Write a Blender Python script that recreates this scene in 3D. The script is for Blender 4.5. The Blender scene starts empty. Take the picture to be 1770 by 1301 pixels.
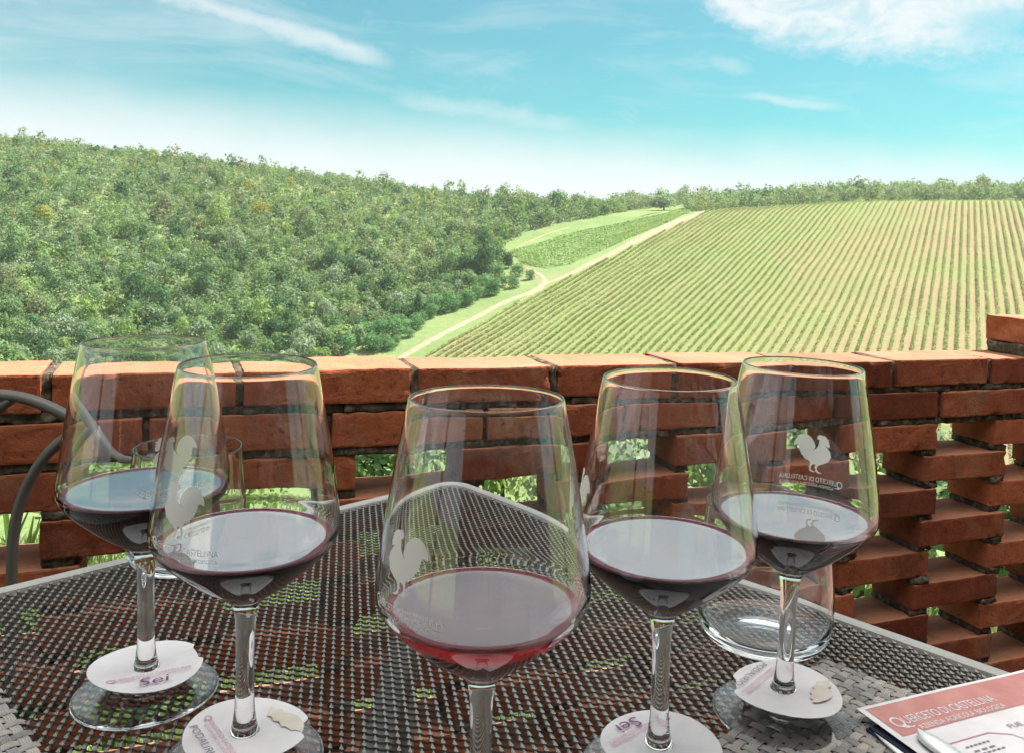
import bpy, bmesh, math, random
import numpy as np
from mathutils import Vector, Matrix
random.seed(7); RNG = np.random.default_rng(11)
sc = bpy.context.scene
col = sc.collection
R = math.radians
ZC = 1.03            # eye height above the terrace floor
TZ = 0.74            # table top

# ------------------------------------------------------------------ camera
F_PX, PITCH, ROLL, PPX, PPY = 1491.6, .0551, .0362, 21.76, -171.68
cd = bpy.data.cameras.new('camera'); cam = bpy.data.objects.new('camera', cd); col.objects.link(cam)
fw = np.array([0, math.cos(PITCH), -math.sin(PITCH)]); up0 = np.array([0, math.sin(PITCH), math.cos(PITCH)]); rt0 = np.array([1., 0, 0])
RT = rt0*math.cos(ROLL)+up0*math.sin(ROLL); UP = -rt0*math.sin(ROLL)+up0*math.cos(ROLL)
cam.matrix_world = Matrix(((RT[0], UP[0], -fw[0], 0), (RT[1], UP[1], -fw[1], 0), (RT[2], UP[2], -fw[2], ZC), (0, 0, 0, 1)))
cd.sensor_width = 36; cd.lens = F_PX/1770*36
cd.shift_x = -PPX/1770; cd.shift_y = PPY/1770
cd.clip_start = .02; cd.clip_end = 9000
sc.camera = cam

def ray(x, y):
    d = fw*F_PX + RT*(x-885-PPX) - UP*(y-650.5-PPY)
    return d/math.hypot(d[0], d[1])
def on_z(x, y, z):
    d = ray(x, y); s = (z-ZC)/d[2]; return np.array([d[0]*s, d[1]*s, z])
def on_y(x, y, Y):
    d = ray(x, y); s = Y/d[1]; return np.array([d[0]*s, Y, ZC+d[2]*s])
def at_r(x, y, r):
    d = ray(x, y); return np.array([d[0]*r, d[1]*r, ZC+d[2]*r])
def proj(P):
    P = np.asarray(P, float)-np.array([0, 0, ZC]); d = P@fw
    return 885+PPX+F_PX*(P@RT)/d, 650.5+PPY-F_PX*(P@UP)/d, d

# ------------------------------------------------------------------ node helpers
class NT:
    def __init__(s, name, vol=False):
        s.m = bpy.data.materials.new(name); s.m.use_nodes = True; s.t = s.m.node_tree; s.t.nodes.clear()
        s.out = s.t.nodes.new('ShaderNodeOutputMaterial')
    def n(s, typ, **kw):
        nd = s.t.nodes.new(typ)
        for k, v in kw.items():
            if k.startswith('i_'):
                nd.inputs[k[2:].replace('_', ' ')].default_value = v
            else: setattr(nd, k, v)
        return nd
    def l(s, a, b): s.t.links.new(a, b)
def ramp(t, stops, interp='LINEAR'):
    r = t.nodes.new('ShaderNodeValToRGB'); r.color_ramp.interpolation = interp
    e = r.color_ramp.elements
    while len(e) < len(stops): e.new(.5)
    for k, (p, c) in zip(e, stops):
        k.position = p; k.color = (*c, 1) if len(c) == 3 else c
    return r
def math_(t, op, a, b=None, c=None, clamp=False):
    m = t.nodes.new('ShaderNodeMath'); m.operation = op; m.use_clamp = clamp
    for i, v in enumerate((a, b, c)):
        if v is None: continue
        if isinstance(v, (int, float)): m.inputs[i].default_value = v
        else: t.links.new(v, m.inputs[i])
    return m.outputs[0]
def mixc(t, f, a, b, mode='MIX'):
    m = t.nodes.new('ShaderNodeMix'); m.data_type = 'RGBA'; m.blend_type = mode
    for s, v in ((0, f), (6, a), (7, b)):
        if isinstance(v, (int, float)): m.inputs[s].default_value = v
        elif isinstance(v, tuple): m.inputs[s].default_value = (*v, 1)
        else: t.links.new(v, m.inputs[s])
    return m.outputs[2]
def noise(q, scale, detail=4, rough=.55, vec=None, dist=0):
    n = q.n('ShaderNodeTexNoise'); n.inputs['Scale'].default_value = scale; n.inputs['Detail'].default_value = detail
    n.inputs['Roughness'].default_value = rough; n.inputs['Distortion'].default_value = dist
    if vec is not None: q.l(vec, n.inputs['Vector'])
    return n
def objco(q): return q.n('ShaderNodeTexCoord').outputs['Object']
def pos(q): return q.n('ShaderNodeNewGeometry').outputs['Position']

def mat_rough(name, stops, scale, rough=.9, bump=.3, bscale=None, bdist=.002, spec=.3, vec=None, detail=5, metal=0, rand=0, rough_noise=0):
    q = NT(name); v = objco(q) if vec is None else None
    n = noise(q, scale, detail, .6, v)
    r = ramp(q.t, stops); q.l(n.outputs['Fac'], r.inputs[0])
    c = r.outputs[0]
    if rand:
        g = q.n('ShaderNodeNewGeometry')
        c = mixc(q.t, rand, c, mixc(q.t, 1.0, c, ramp_rand(q, g.outputs['Random Per Island']), 'MULTIPLY'))
    b = q.n('ShaderNodeBsdfPrincipled'); q.l(c, b.inputs['Base Color']); b.inputs['Roughness'].default_value = rough
    b.inputs['Specular IOR Level'].default_value = spec; b.inputs['Metallic'].default_value = metal
    if bump:
        n2 = noise(q, bscale or scale*4, 6, .65, v)
        bp = q.n('ShaderNodeBump'); bp.inputs['Strength'].default_value = bump; bp.inputs['Distance'].default_value = bdist
        q.l(n2.outputs['Fac'], bp.inputs['Height']); q.l(bp.outputs[0], b.inputs['Normal'])
    q.l(b.outputs[0], q.out.inputs[0]); return q.m
def ramp_rand(q, s):
    r = ramp(q.t, [(0, (.55, .5, .5)), (.35, (.85, .85, .85)), (.7, (1.1, 1.05, 1.0)), (1, (1.35, 1.2, 1.1))]); q.l(s, r.inputs[0]); return r.outputs[0]

# ------------------------------------------------------------------ materials
def mat_brick():
    q = NT('terracotta_brick'); v = objco(q); g = q.n('ShaderNodeNewGeometry')
    n1 = noise(q, 14, 6, .65, v, .4); n2 = noise(q, 75, 6, .75, v); n3 = noise(q, 4.3, 4, .6, v, .6); n4 = noise(q, 220, 3, .6, v)
    r1 = ramp(q.t, [(.26, (.125, .038, .021)), (.43, (.205, .058, .030)), (.6, (.255, .079, .040)), (.78, (.33, .13, .07))]); q.l(n1.outputs['Fac'], r1.inputs[0])
    rr = ramp(q.t, [(0, (.50, .42, .42)), (.2, (.78, .68, .66)), (.5, (1, 1, 1)), (.8, (1.12, 1.1, 1.0)), (1, (1.35, 1.35, 1.25))]); q.l(g.outputs['Random Per Island'], rr.inputs[0])
    c = mixc(q.t, 1.0, r1.outputs[0], rr.outputs[0], 'MULTIPLY')
    st = ramp(q.t, [(.55, (0, 0, 0)), (.70, (1, 1, 1))]); q.l(n3.outputs['Fac'], st.inputs[0])          # lime bloom
    c = mixc(q.t, math_(q.t, 'MULTIPLY', st.outputs[0], math_(q.t, 'MULTIPLY', n2.outputs['Fac'], .75)), c, (.30, .20, .14))
    st2 = ramp(q.t, [(.30, (1, 1, 1)), (.42, (0, 0, 0))]); q.l(n3.outputs['Fac'], st2.inputs[0])         # sooty patches
    c = mixc(q.t, math_(q.t, 'MULTIPLY', st2.outputs[0], .6), c, (.06, .03, .022))
    sp = ramp(q.t, [(.34, (1, 1, 1)), (.42, (0, 0, 0))]); q.l(n2.outputs['Fac'], sp.inputs[0])           # pits
    c = mixc(q.t, math_(q.t, 'MULTIPLY', sp.outputs[0], .75), c, (.045, .02, .015))
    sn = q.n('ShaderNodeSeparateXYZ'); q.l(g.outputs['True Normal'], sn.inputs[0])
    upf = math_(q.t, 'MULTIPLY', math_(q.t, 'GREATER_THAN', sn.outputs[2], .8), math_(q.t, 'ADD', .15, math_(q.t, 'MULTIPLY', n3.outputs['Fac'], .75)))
    c = mixc(q.t, upf, c, (.40, .20, .125))       # sunlit peach painted into the tops, along with settled lime and dust
    b = q.n('ShaderNodeBsdfPrincipled'); q.l(c, b.inputs['Base Color']); b.inputs['Roughness'].default_value = .95; b.inputs['Specular IOR Level'].default_value = .12
    h = math_(q.t, 'ADD', math_(q.t, 'MULTIPLY', n2.outputs['Fac'], .7), math_(q.t, 'ADD', math_(q.t, 'MULTIPLY', n4.outputs['Fac'], .3), math_(q.t, 'MULTIPLY', n1.outputs['Fac'], .5)))
    bp = q.n('ShaderNodeBump'); bp.inputs['Strength'].default_value = .9; bp.inputs['Distance'].default_value = .004
    q.l(h, bp.inputs['Height']); q.l(bp.outputs[0], b.inputs['Normal'])
    q.l(b.outputs[0], q.out.inputs[0]); return q.m
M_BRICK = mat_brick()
M_MORTAR = mat_rough('old_mortar', [(.3, (.03, .025, .02)), (.5, (.075, .06, .045)), (.72, (.20, .165, .125))], 60, .97, 1.0, 150, .004, .1)
M_FLOOR = None

def mat_foliage(name, c1, c2, c3, transl=.42, scale=.35):
    q = NT(name); g = q.n('ShaderNodeNewGeometry'); oi = q.n('ShaderNodeObjectInfo')
    n = noise(q, scale, 3, .5, g.outputs['Position'])
    f = math_(q.t, 'ADD', math_(q.t, 'MULTIPLY', n.outputs['Fac'], .5), math_(q.t, 'MULTIPLY', g.outputs['Random Per Island'], .5))
    f = math_(q.t, 'ADD', f, math_(q.t, 'MULTIPLY', math_(q.t, 'SUBTRACT', oi.outputs['Random'], .5), .35))
    r = ramp(q.t, [(.2, c1), (.5, c2), (.8, c3)]); q.l(f, r.inputs[0])
    d = q.n('ShaderNodeBsdfDiffuse'); q.l(r.outputs[0], d.inputs[0])
    t = q.n('ShaderNodeBsdfTranslucent')
    q.l(mixc(q.t, .5, r.outputs[0], (.24, .33, .07)), t.inputs[0])
    m = q.n('ShaderNodeMixShader'); m.inputs[0].default_value = transl
    q.l(d.outputs[0], m.inputs[1]); q.l(t.outputs[0], m.inputs[2]); q.l(m.outputs[0], q.out.inputs[0]); return q.m
F_MID = mat_foliage('mid_green_leaves', (0.094, 0.165, 0.066), (0.194, 0.299, 0.138), (0.236, 0.365, 0.169))
F_PALE = mat_foliage('sage_green_leaves', (0.140, 0.203, 0.121), (0.254, 0.342, 0.222), (0.310, 0.368, 0.270))
F_OLIVE = mat_foliage('olive_tan_leaves', (0.156, 0.176, 0.100), (0.263, 0.288, 0.170), (0.321, 0.351, 0.208))
F_DARK = mat_foliage('dark_green_leaves', (0.034, 0.084, 0.042), (0.066, 0.143, 0.069), (0.113, 0.209, 0.105), .25)
F_LIME = mat_foliage('yellow_green_leaves', (0.155, 0.242, 0.072), (0.257, 0.386, 0.133), (0.314, 0.386, 0.162))
F_GOLD = mat_foliage('golden_broom_leaves', (0.243, 0.212, 0.044), (0.358, 0.324, 0.082), (0.358, 0.395, 0.100))
F_SHRUB = mat_foliage('deep_green_shrub_leaves', (0.066, 0.165, 0.069), (0.113, 0.253, 0.111), (0.179, 0.352, 0.174))
F_VINE = mat_foliage('vine_leaves', (.22, .255, .09), (.30, .35, .135), (.36, .40, .18), .40, .5)
M_BARK = mat_rough('bark', [(.3, (.05, .04, .03)), (.7, (.13, .10, .075))], 8, .95, .5, 30, .02, .1)
M_GRASSBL = mat_foliage('grass_blades', (.12, .155, .07), (.17, .21, .10), (.24, .26, .14), .4, 3)

def mat_terrain():
    q = NT('meadow_ground'); p = pos(q)
    n1 = noise(q, .035, 5, .6, p); n2 = noise(q, .5, 6, .7, p)
    r = ramp(q.t, [(.3, (.11, .165, .065)), (.5, (.155, .21, .085)), (.70, (.22, .215, .115))])
    q.l(math_(q.t, 'ADD', math_(q.t, 'MULTIPLY', n1.outputs['Fac'], .6), math_(q.t, 'MULTIPLY', n2.outputs['Fac'], .4)), r.inputs[0])
    d = q.n('ShaderNodeBsdfPrincipled'); q.l(r.outputs[0], d.inputs['Base Color']); d.inputs['Roughness'].default_value = 1; d.inputs['Specular IOR Level'].default_value = 0
    bp = q.n('ShaderNodeBump'); bp.inputs['Strength'].default_value = .7; bp.inputs['Distance'].default_value = .5
    q.l(n2.outputs['Fac'], bp.inputs['Height']); q.l(bp.outputs[0], d.inputs['Normal'])
    q.l(d.outputs[0], q.out.inputs[0]); return q.m
ROW_AZ = R(26.5); ROW_SP = 2.15
def mat_vinesoil():
    q = NT('vineyard_soil'); p = pos(q)
    sx = q.n('ShaderNodeSeparateXYZ'); q.l(p, sx.inputs[0])
    # u: metres across the rows
    u = math_(q.t, 'SUBTRACT', math_(q.t, 'MULTIPLY', sx.outputs[0], math.cos(ROW_AZ)), math_(q.t, 'MULTIPLY', sx.outputs[1], math.sin(ROW_AZ)))
    n0 = noise(q, .25, 3, .6, p)
    uu = math_(q.t, 'ADD', u, math_(q.t, 'MULTIPLY', math_(q.t, 'SUBTRACT', n0.outputs['Fac'], .5), .8))
    cell = math_(q.t, 'FLOOR', math_(q.t, 'DIVIDE', u, ROW_SP))
    alt = math_(q.t, 'PINGPONG', cell, 1)          # every other lane is mown straw, the next tilled soil
    fr = math_(q.t, 'FRACT', math_(q.t, 'DIVIDE', uu, ROW_SP))
    n1 = noise(q, .9, 6, .7, p); n2 = noise(q, .03, 3, .5, p)
    soil = ramp(q.t, [(.3, (.205, .14, .088)), (.7, (.265, .19, .125))]); q.l(n1.outputs['Fac'], soil.inputs[0])
    straw = ramp(q.t, [(.3, (.195, .15, .09)), (.7, (.26, .205, .13))]); q.l(n1.outputs['Fac'], straw.inputs[0])
    grass = ramp(q.t, [(.3, (.125, .175, .06)), (.7, (.19, .235, .095))]); q.l(n1.outputs['Fac'], grass.inputs[0])
    c = mixc(q.t, alt, soil.outputs[0], straw.outputs[0])
    n5 = noise(q, .35, 6, .75, p); wd = ramp(q.t, [(.44, (0, 0, 0)), (.62, (1, 1, 1))]); q.l(n5.outputs['Fac'], wd.inputs[0]); c = mixc(q.t, math_(q.t, 'MULTIPLY', wd.outputs[0], .32), c, grass.outputs[0])
    # green weeds near the vines, and more green where the ground is damper
    e = math_(q.t, 'ABSOLUTE', math_(q.t, 'SUBTRACT', fr, .5))     # .5 at the row, 0 mid-lane
    lft = math_(q.t, 'MULTIPLY', math_(q.t, 'ADD', u, 20), -.016, None)
    g = math_(q.t, 'ADD', math_(q.t, 'MULTIPLY', math_(q.t, 'SUBTRACT', e, .3), 3.0), math_(q.t, 'ADD', math_(q.t, 'MULTIPLY', math_(q.t, 'SUBTRACT', n2.outputs['Fac'], .45), 3.0), math_(q.t, 'MAXIMUM', math_(q.t, 'MINIMUM', lft, .8), -.1)), None, True)
    c = mixc(q.t, math_(q.t, 'MULTIPLY', g, .9), c, grass.outputs[0])
    d = q.n('ShaderNodeBsdfDiffuse'); q.l(c, d.inputs[0]); q.l(d.outputs[0], q.out.inputs[0]); return q.m
M_PATH = mat_rough('pale_dirt', [(.3, (.27, .185, .125)), (.7, (.36, .265, .19))], .6, 1, .3, 3, .05, 0)
M_FIELD2 = mat_rough('short_green_crop', [(.3, (.115, .18, .065)), (.55, (.145, .215, .085)), (.75, (.19, .24, .105))], .12, 1, .5, 1.5, .3, 0)

def mat_glass(name, ior=1.5, tint=(1, 1, 1)):
    q = NT(name); b = q.n('ShaderNodeBsdfGlass'); b.inputs['Roughness'].default_value = 0; b.inputs['IOR'].default_value = ior
    b.inputs['Color'].default_value = (*tint, 1); q.l(b.outputs[0], q.out.inputs[0]); return q.m
M_GLASS = mat_glass('clear_glass', 1.5, (1, 1, 1)); M_GLASSWINE = mat_glass('glass_against_wine', 1.12)
def mat_wine(ior, dens, suf, body=(.16, .012, .04), cloud=.35):
    # free surface: a mirror-like liquid film over the red body
    q = NT('wine_surface'+suf); fr = q.n('ShaderNodeFresnel'); fr.inputs[0].default_value = ior
    gl = q.n('ShaderNodeBsdfGlossy'); gl.inputs['Roughness'].default_value = .02; gl.inputs[0].default_value = (1, 1, 1, 1)
    tr = q.n('ShaderNodeBsdfRefraction'); tr.inputs['IOR'].default_value = 1.34; tr.inputs[0].default_value = (1, .72, .80, 1)
    m = q.n('ShaderNodeMixShader'); q.l(fr.outputs[0], m.inputs[0]); df = q.n('ShaderNodeBsdfDiffuse'); df.inputs[0].default_value = (*body, 1); m0 = q.n('ShaderNodeMixShader'); m0.inputs[0].default_value = cloud
    q.l(tr.outputs[0], m0.inputs[1]); q.l(df.outputs[0], m0.inputs[2]); q.l(m0.outputs[0], m.inputs[1]); q.l(gl.outputs[0], m.inputs[2]); q.l(m.outputs[0], q.out.inputs[0])
    va = q.n('ShaderNodeVolumeAbsorption'); va.inputs[0].default_value = (.80, .02, .10, 1); va.inputs[1].default_value = dens
    q.l(va.outputs[0], q.out.inputs['Volume'])
    s = NT('wine_side'+suf); t = s.n('ShaderNodeBsdfTransparent'); s.l(t.outputs[0], s.out.inputs[0])
    va = s.n('ShaderNodeVolumeAbsorption'); va.inputs[0].default_value = (.80, .02, .10, 1); va.inputs[1].default_value = dens
    s.l(va.outputs[0], s.out.inputs['Volume'])
    return q.m, s.m
M_WINETOP, M_WINESIDE = mat_wine(8.5, 520, '')
M_WINETOP_C, M_WINESIDE_C = mat_wine(3.0, 75, '_pale', (.27, .014, .035), .32)
M_WINERIM = mat_wine(1.3, 110, '_rim', (.30, .02, .07), .6)[0]; M_WINERIM_C = mat_wine(1.3, 60, '_pale_rim', (.34, .02, .05), .6)[0]
def mat_frost():
    q = NT('frosted_white_print'); d = q.n('ShaderNodeBsdfDiffuse'); d.inputs[0].default_value = (.86, .84, .83, 1)
    t = q.n('ShaderNodeBsdfTranslucent'); t.inputs[0].default_value = (.86, .84, .83, 1)
    m = q.n('ShaderNodeMixShader'); m.inputs[0].default_value = .5; q.l(d.outputs[0], m.inputs[1]); q.l(t.outputs[0], m.inputs[2])
    tp = q.n('ShaderNodeBsdfTransparent'); m2 = q.n('ShaderNodeMixShader'); m2.inputs[0].default_value = .9
    q.l(tp.outputs[0], m2.inputs[1]); q.l(m.outputs[0], m2.inputs[2]); q.l(m2.outputs[0], q.out.inputs[0]); return q.m
M_FROST = mat_frost()
def mat_plain(name, c, rough=.6, metal=0, spec=.5, bump=0, bscale=300):
    return mat_rough(name, [(.3, tuple(x*.9 for x in c)), (.7, tuple(min(1, x*1.08) for x in c))], 40, rough, bump, bscale, .0006, spec, None, 3, metal)
M_PAPER = mat_plain('white_card', (.66, .65, .69), .8, 0, .2, .15)
M_TAGPIC = mat_rough('faded_beige_print', [(.3, (.55, .49, .42)), (.7, (.64, .61, .57))], 120, .8, 0)
M_PURPLE = mat_plain('plum_ink', (.20, .07, .17), .8, 0, .1)
M_PINKINK = mat_plain('rose_ink', (.55, .25, .38), .8, 0, .1)
M_GREYINK = mat_plain('grey_ink', (.25, .22, .26), .8, 0, .1)
M_HEADER = mat_rough('salmon_pink_print', [(.3, (.42, .17, .165)), (.55, (.48, .215, .205)), (.75, (.53, .28, .25))], 45, .7, 0)
M_TABLE = mat_plain('dark_coated_steel', (.125, .126, .12), .36, .0, .8, .3)
M_RIM = mat_plain('grey_coated_rim', (.30, .30, .29), .38, .0, .6)
M_IRON = mat_plain('dark_iron_tube', (.09, .085, .08), .45, 0, .6, .5, 250)
M_MAT = mat_rough('grey_woven_vinyl', [(.3, (.26, .262, .265)), (.7, (.37, .372, .375))], 90, .5, 0, None, .002, .5, rand=1)
M_MATB = mat_plain('mat_underside', (.03, .03, .03), .8)
M_STEEL = mat_plain('brushed_cutlery_steel', (.80, .79, .78), .42, 1)
M_NAVY = mat_plain('navy_napkin', (.03, .032, .055), .9, 0, .1, .5, 900)

# ------------------------------------------------------------------ object helpers
def children_of(o): return [c for c in bpy.data.objects if c.parent == o]
def tag(o, label=None, cat=None, group=None, kind=None):
    if label: o['label'] = label
    if cat: o['category'] = cat
    if group: o['group'] = group
    if kind: o['kind'] = kind
    return o
def empty(name, loc=(0, 0, 0), rz=0):
    o = bpy.data.objects.new(name, None); o.empty_display_size = .05; col.objects.link(o); o.location = loc; o.rotation_euler = (0, 0, rz); return o
def mesh_np(name, V, Fq, mats, parent=None, mi=None, smooth=False):
    """V (n,3), Fq (m,k) array or list of arrays (mixed k)"""
    me = bpy.data.meshes.new(name)
    if not isinstance(Fq, list): Fq = [Fq]
    Fq = [np.asarray(f, np.int32) for f in Fq if len(f)]
    V = np.asarray(V, np.float32)
    me.vertices.add(len(V)); me.vertices.foreach_set('co', V.ravel())
    loops = np.concatenate([f.ravel() for f in Fq]); tot = np.concatenate([np.full(len(f), f.shape[1], np.int32) for f in Fq])
    start = np.concatenate([[0], np.cumsum(tot)[:-1]]).astype(np.int32)
    me.loops.add(len(loops)); me.loops.foreach_set('vertex_index', loops.astype(np.int32))
    me.polygons.add(len(tot)); me.polygons.foreach_set('loop_start', start)
    me.update(calc_edges=True)
    if not isinstance(mats, (list, tuple)): mats = [mats]
    for m in mats: me.materials.append(m)
    if mi is not None: me.polygons.foreach_set('material_index', np.asarray(mi, np.int32))
    me.polygons.foreach_set('use_smooth', np.full(len(tot), bool(smooth)))
    me.validate(); me.update()
    o = bpy.data.objects.new(name, me); col.objects.link(o)
    if parent: o.parent = parent
    return o
class MB:
    def __init__(s): s.v = []; s.f = []; s.mi = []
    def add(s, V, Fs, mi=0):
        b = len(s.v); s.v += [tuple(map(float, p)) for p in V]; s.f += [tuple(i+b for i in f) for f in Fs]; s.mi += [mi]*len(Fs)
    def box(s, x0, x1, y0, y1, z0, z1, mi=0, M=None, jit=0):
        V = [(x, y, z) for z in (z0, z1) for y in (y0, y1) for x in (x0, x1)]
        if jit: V = [tuple(c+random.uniform(-jit, jit) for c in p) for p in V]
        if M is not None: V = [tuple(M@Vector(p)) for p in V]
        s.add(V, [(0, 2, 3, 1), (4, 5, 7, 6), (0, 1, 5, 4), (2, 6, 7, 3), (0, 4, 6, 2), (1, 3, 7, 5)], mi)
    def tube(s, pts, rad, seg=10, mi=0, caps=True):
        pts = [np.array(p, float) for p in pts]; n = len(pts)
        rads = rad if hasattr(rad, '__len__') else [rad]*n
        T = [(pts[min(i+1, n-1)]-pts[max(i-1, 0)]) for i in range(n)]; T = [t/(np.linalg.norm(t)+1e-12) for t in T]
        a = np.array([0, 0, 1.]) if abs(T[0][2]) < .9 else np.array([1., 0, 0])
        u = np.cross(T[0], a); u /= np.linalg.norm(u); V = []
        for i in range(n):
            u = u-T[i]*(u@T[i]); u /= np.linalg.norm(u); w = np.cross(T[i], u)
            for k in range(seg):
                A = 2*math.pi*k/seg; V.append(pts[i]+rads[i]*(u*math.cos(A)+w*math.sin(A)))
        Fs = [(i*seg+k, i*seg+(k+1) % seg, (i+1)*seg+(k+1) % seg, (i+1)*seg+k) for i in range(n-1) for k in range(seg)]
        if caps: Fs += [tuple(range(seg))[::-1], tuple((n-1)*seg+k for k in range(seg))]
        s.add(V, Fs, mi)
    def build(s, name, mats, parent=None, smooth=False, bevel=0, bseg=2):
        me = bpy.data.meshes.new(name); me.from_pydata(s.v, [], s.f)
        if not isinstance(mats, (list, tuple)): mats = [mats]
        for m in mats: me.materials.append(m)
        me.polygons.foreach_set('material_index', s.mi)
        bm = bmesh.new(); bm.from_mesh(me)
        if bevel: bmesh.ops.bevel(bm, geom=bm.edges[:], offset=bevel, segments=bseg, affect='EDGES', profile=.5)
        bmesh.ops.recalc_face_normals(bm, faces=bm.faces); bm.to_mesh(me); bm.free()
        me.polygons.foreach_set('use_smooth', [smooth]*len(me.polygons))
        o = bpy.data.objects.new(name, me); col.objects.link(o)
        if parent: o.parent = parent
        return o
def catmull(P, n=8):
    P = [np.array(p, float) for p in P]; out = []
    for i in range(len(P)-1):
        a, b, c, d = P[max(i-1, 0)], P[i], P[i+1], P[min(i+2, len(P)-1)]
        for k in range(n):
            t = k/n; out.append(.5*((2*b)+(-a+c)*t+(2*a-5*b+4*c-d)*t*t+(-a+3*b-3*c+d)*t**3))
    out.append(P[-1]); return out

# ================================================================== LIGHT AND SKY
SUN_EL, SUN_AZ = R(56), R(64)
EXPO = 1.78; HAZE = .00014
sc.view_settings.view_transform = 'Standard'; sc.view_settings.look = 'None'; sc.view_settings.exposure = EXPO; sc.view_settings.gamma = 1
sd = bpy.data.lights.new('sun', 'SUN'); sd.energy = 4.6; sd.angle = R(.5); sd.color = (1, .95, .87)
so = bpy.data.objects.new('sun', sd); col.objects.link(so)
sv = Vector((math.cos(SUN_EL)*math.sin(SUN_AZ), math.cos(SUN_EL)*math.cos(SUN_AZ), math.sin(SUN_EL)))
so.rotation_euler = sv.to_track_quat('Z', 'Y').to_euler(); so.location = (40, 30, 80)
def build_world():
    w = bpy.data.worlds.new('World'); sc.world = w; w.use_nodes = True; t = w.node_tree; t.nodes.clear()
    out = t.nodes.new('ShaderNodeOutputWorld'); bg = t.nodes.new('ShaderNodeBackground'); t.links.new(bg.outputs[0], out.inputs[0])
    sky = t.nodes.new('ShaderNodeTexSky'); sky.sky_type = 'NISHITA'; sky.sun_disc = False; sky.sun_elevation = SUN_EL; sky.sun_rotation = SUN_AZ
    sky.air_density = 1.0; sky.dust_density = 1.2; sky.ozone_density = 1.5
    tc = t.nodes.new('ShaderNodeTexCoord'); D = tc.outputs['Generated']
    sx = t.nodes.new('ShaderNodeSeparateXYZ'); t.links.new(D, sx.inputs[0])
    L = lambda a, b: t.links.new(a, b)
    az = math_(t, 'ARCTAN2', sx.outputs[0], sx.outputs[1]); el = math_(t, 'ARCSINE', sx.outputs[2])
    azd = math_(t, 'MULTIPLY', az, 57.2958); eld = math_(t, 'MULTIPLY', el, 57.2958)
    cv = t.nodes.new('ShaderNodeCombineXYZ'); L(azd, cv.inputs[0]); L(eld, cv.inputs[1])
    def nz(sxy, scale, det, rough, dist=0, rot=0, off=(0, 0, 0)):
        mp = t.nodes.new('ShaderNodeMapping'); mp.inputs['Scale'].default_value = (*sxy, 1); mp.inputs['Rotation'].default_value = (0, 0, R(rot)); mp.inputs['Location'].default_value = off
        L(cv.outputs[0], mp.inputs[0]); n = t.nodes.new('ShaderNodeTexNoise'); n.inputs['Scale'].default_value = scale; n.inputs['Detail'].default_value = det
        n.inputs['Roughness'].default_value = rough; n.inputs['Distortion'].default_value = dist; L(mp.outputs[0], n.inputs['Vector']); return n.outputs['Fac']
    S = lambda v, a, b: (lambda m: m)(smooth(v, a, b))
    def smooth(v, a, b):
        m = t.nodes.new('ShaderNodeMapRange'); m.interpolation_type = 'SMOOTHSTEP'; m.inputs['From Min'].default_value = a; m.inputs['From Max'].default_value = b; L(v, m.inputs[0]); return m.outputs[0]
    M = lambda a, b: math_(t, 'MULTIPLY', a, b)
    A = lambda a, b: math_(t, 'ADD', a, b)
    w1 = math_(t, 'SUBTRACT', nz((.09, .14), 1, 5, .6), .5); w2 = math_(t, 'SUBTRACT', nz((.5, .8), 1, 5, .65, 0, 0, (3, 7, 0)), .5)
    wis = nz((.06, .30), 1, 6, .62, .6, 10)            # combed wisps
    wis2 = nz((.10, .45), 1, 6, .62, .6, -14, (5, 2, 0))
    def streak(x0, y0, x1, y1, wd, amp, wob=1.6):
        # soft band along a great-circle-ish segment in (az, el) degrees
        dx, dy = x1-x0, y1-y0; Ln = math.hypot(dx, dy); dx /= Ln; dy /= Ln
        px = math_(t, 'SUBTRACT', azd, x0); py = math_(t, 'SUBTRACT', eld, y0)
        s = A(M(px, dx), M(py, dy)); d = A(M(px, -dy), M(py, dx)); d = A(d, M(w1, wob)); d = A(d, M(w2, wob*.9))
        across = math_(t, 'SUBTRACT', 1, smooth(math_(t, 'ABSOLUTE', d), 0, wd))
        along = M(smooth(s, -2, 2), math_(t, 'SUBTRACT', 1, smooth(s, Ln-2.5, Ln+2)))
        return M(M(across, along), amp)
    m = streak(-24, 13.6, -9.5, 10.3, 1.25, .75, 1.3)
    m = math_(t, 'MAXIMUM', m, streak(-32, 8.6, -18, 6.4, .9, .30))
    m = math_(t, 'MAXIMUM', m, streak(-9, 8.2, 4, 6.6, 1.3, .45))
    m = math_(t, 'MAXIMUM', m, streak(0, 6.2, 12, 6.4, 1.4, .35))
    m = math_(t, 'MAXIMUM', m, streak(13.5, 8.9, 20, 8.1, .55, .5, .8))
    m = math_(t, 'MAXIMUM', m, streak(11.8, 10.9, 13.6, 10.5, .9, .7, 1.0))
    # big white cloud, upper right: above a wavering line
    line = A(math_(t, 'MULTIPLY', math_(t, 'SUBTRACT', azd, 13), -.035), 11.6)
    dd = A(math_(t, 'SUBTRACT', eld, line), A(M(w1, 3.2), A(M(w2, 3.4), M(math_(t, 'SUBTRACT', nz((1.4, 2.2), 1, 6, .7, .4, 12), .5), 1.6))))
    dl = A(math_(t, 'SUBTRACT', azd, 11.8), A(M(w1, 7), M(w2, 3)))
    dl = A(dl, M(math_(t, 'SUBTRACT', eld, 12.4), .9))
    big = M(M(smooth(dd, -1.1, 2.0), smooth(dl, 0, 2.6)), math_(t, 'SUBTRACT', 1, smooth(eld, 24, 32)))
    hole = M(math_(t, 'SUBTRACT', 1, smooth(math_(t, 'ABSOLUTE', A(math_(t, 'SUBTRACT', azd, 29), M(w1, 4))), 1.5, 4)), math_(t, 'SUBTRACT', 1, smooth(math_(t, 'ABSOLUTE', A(math_(t, 'SUBTRACT', eld, 12.6), M(w2, 1.5))), .3, 1.6)))
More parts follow.
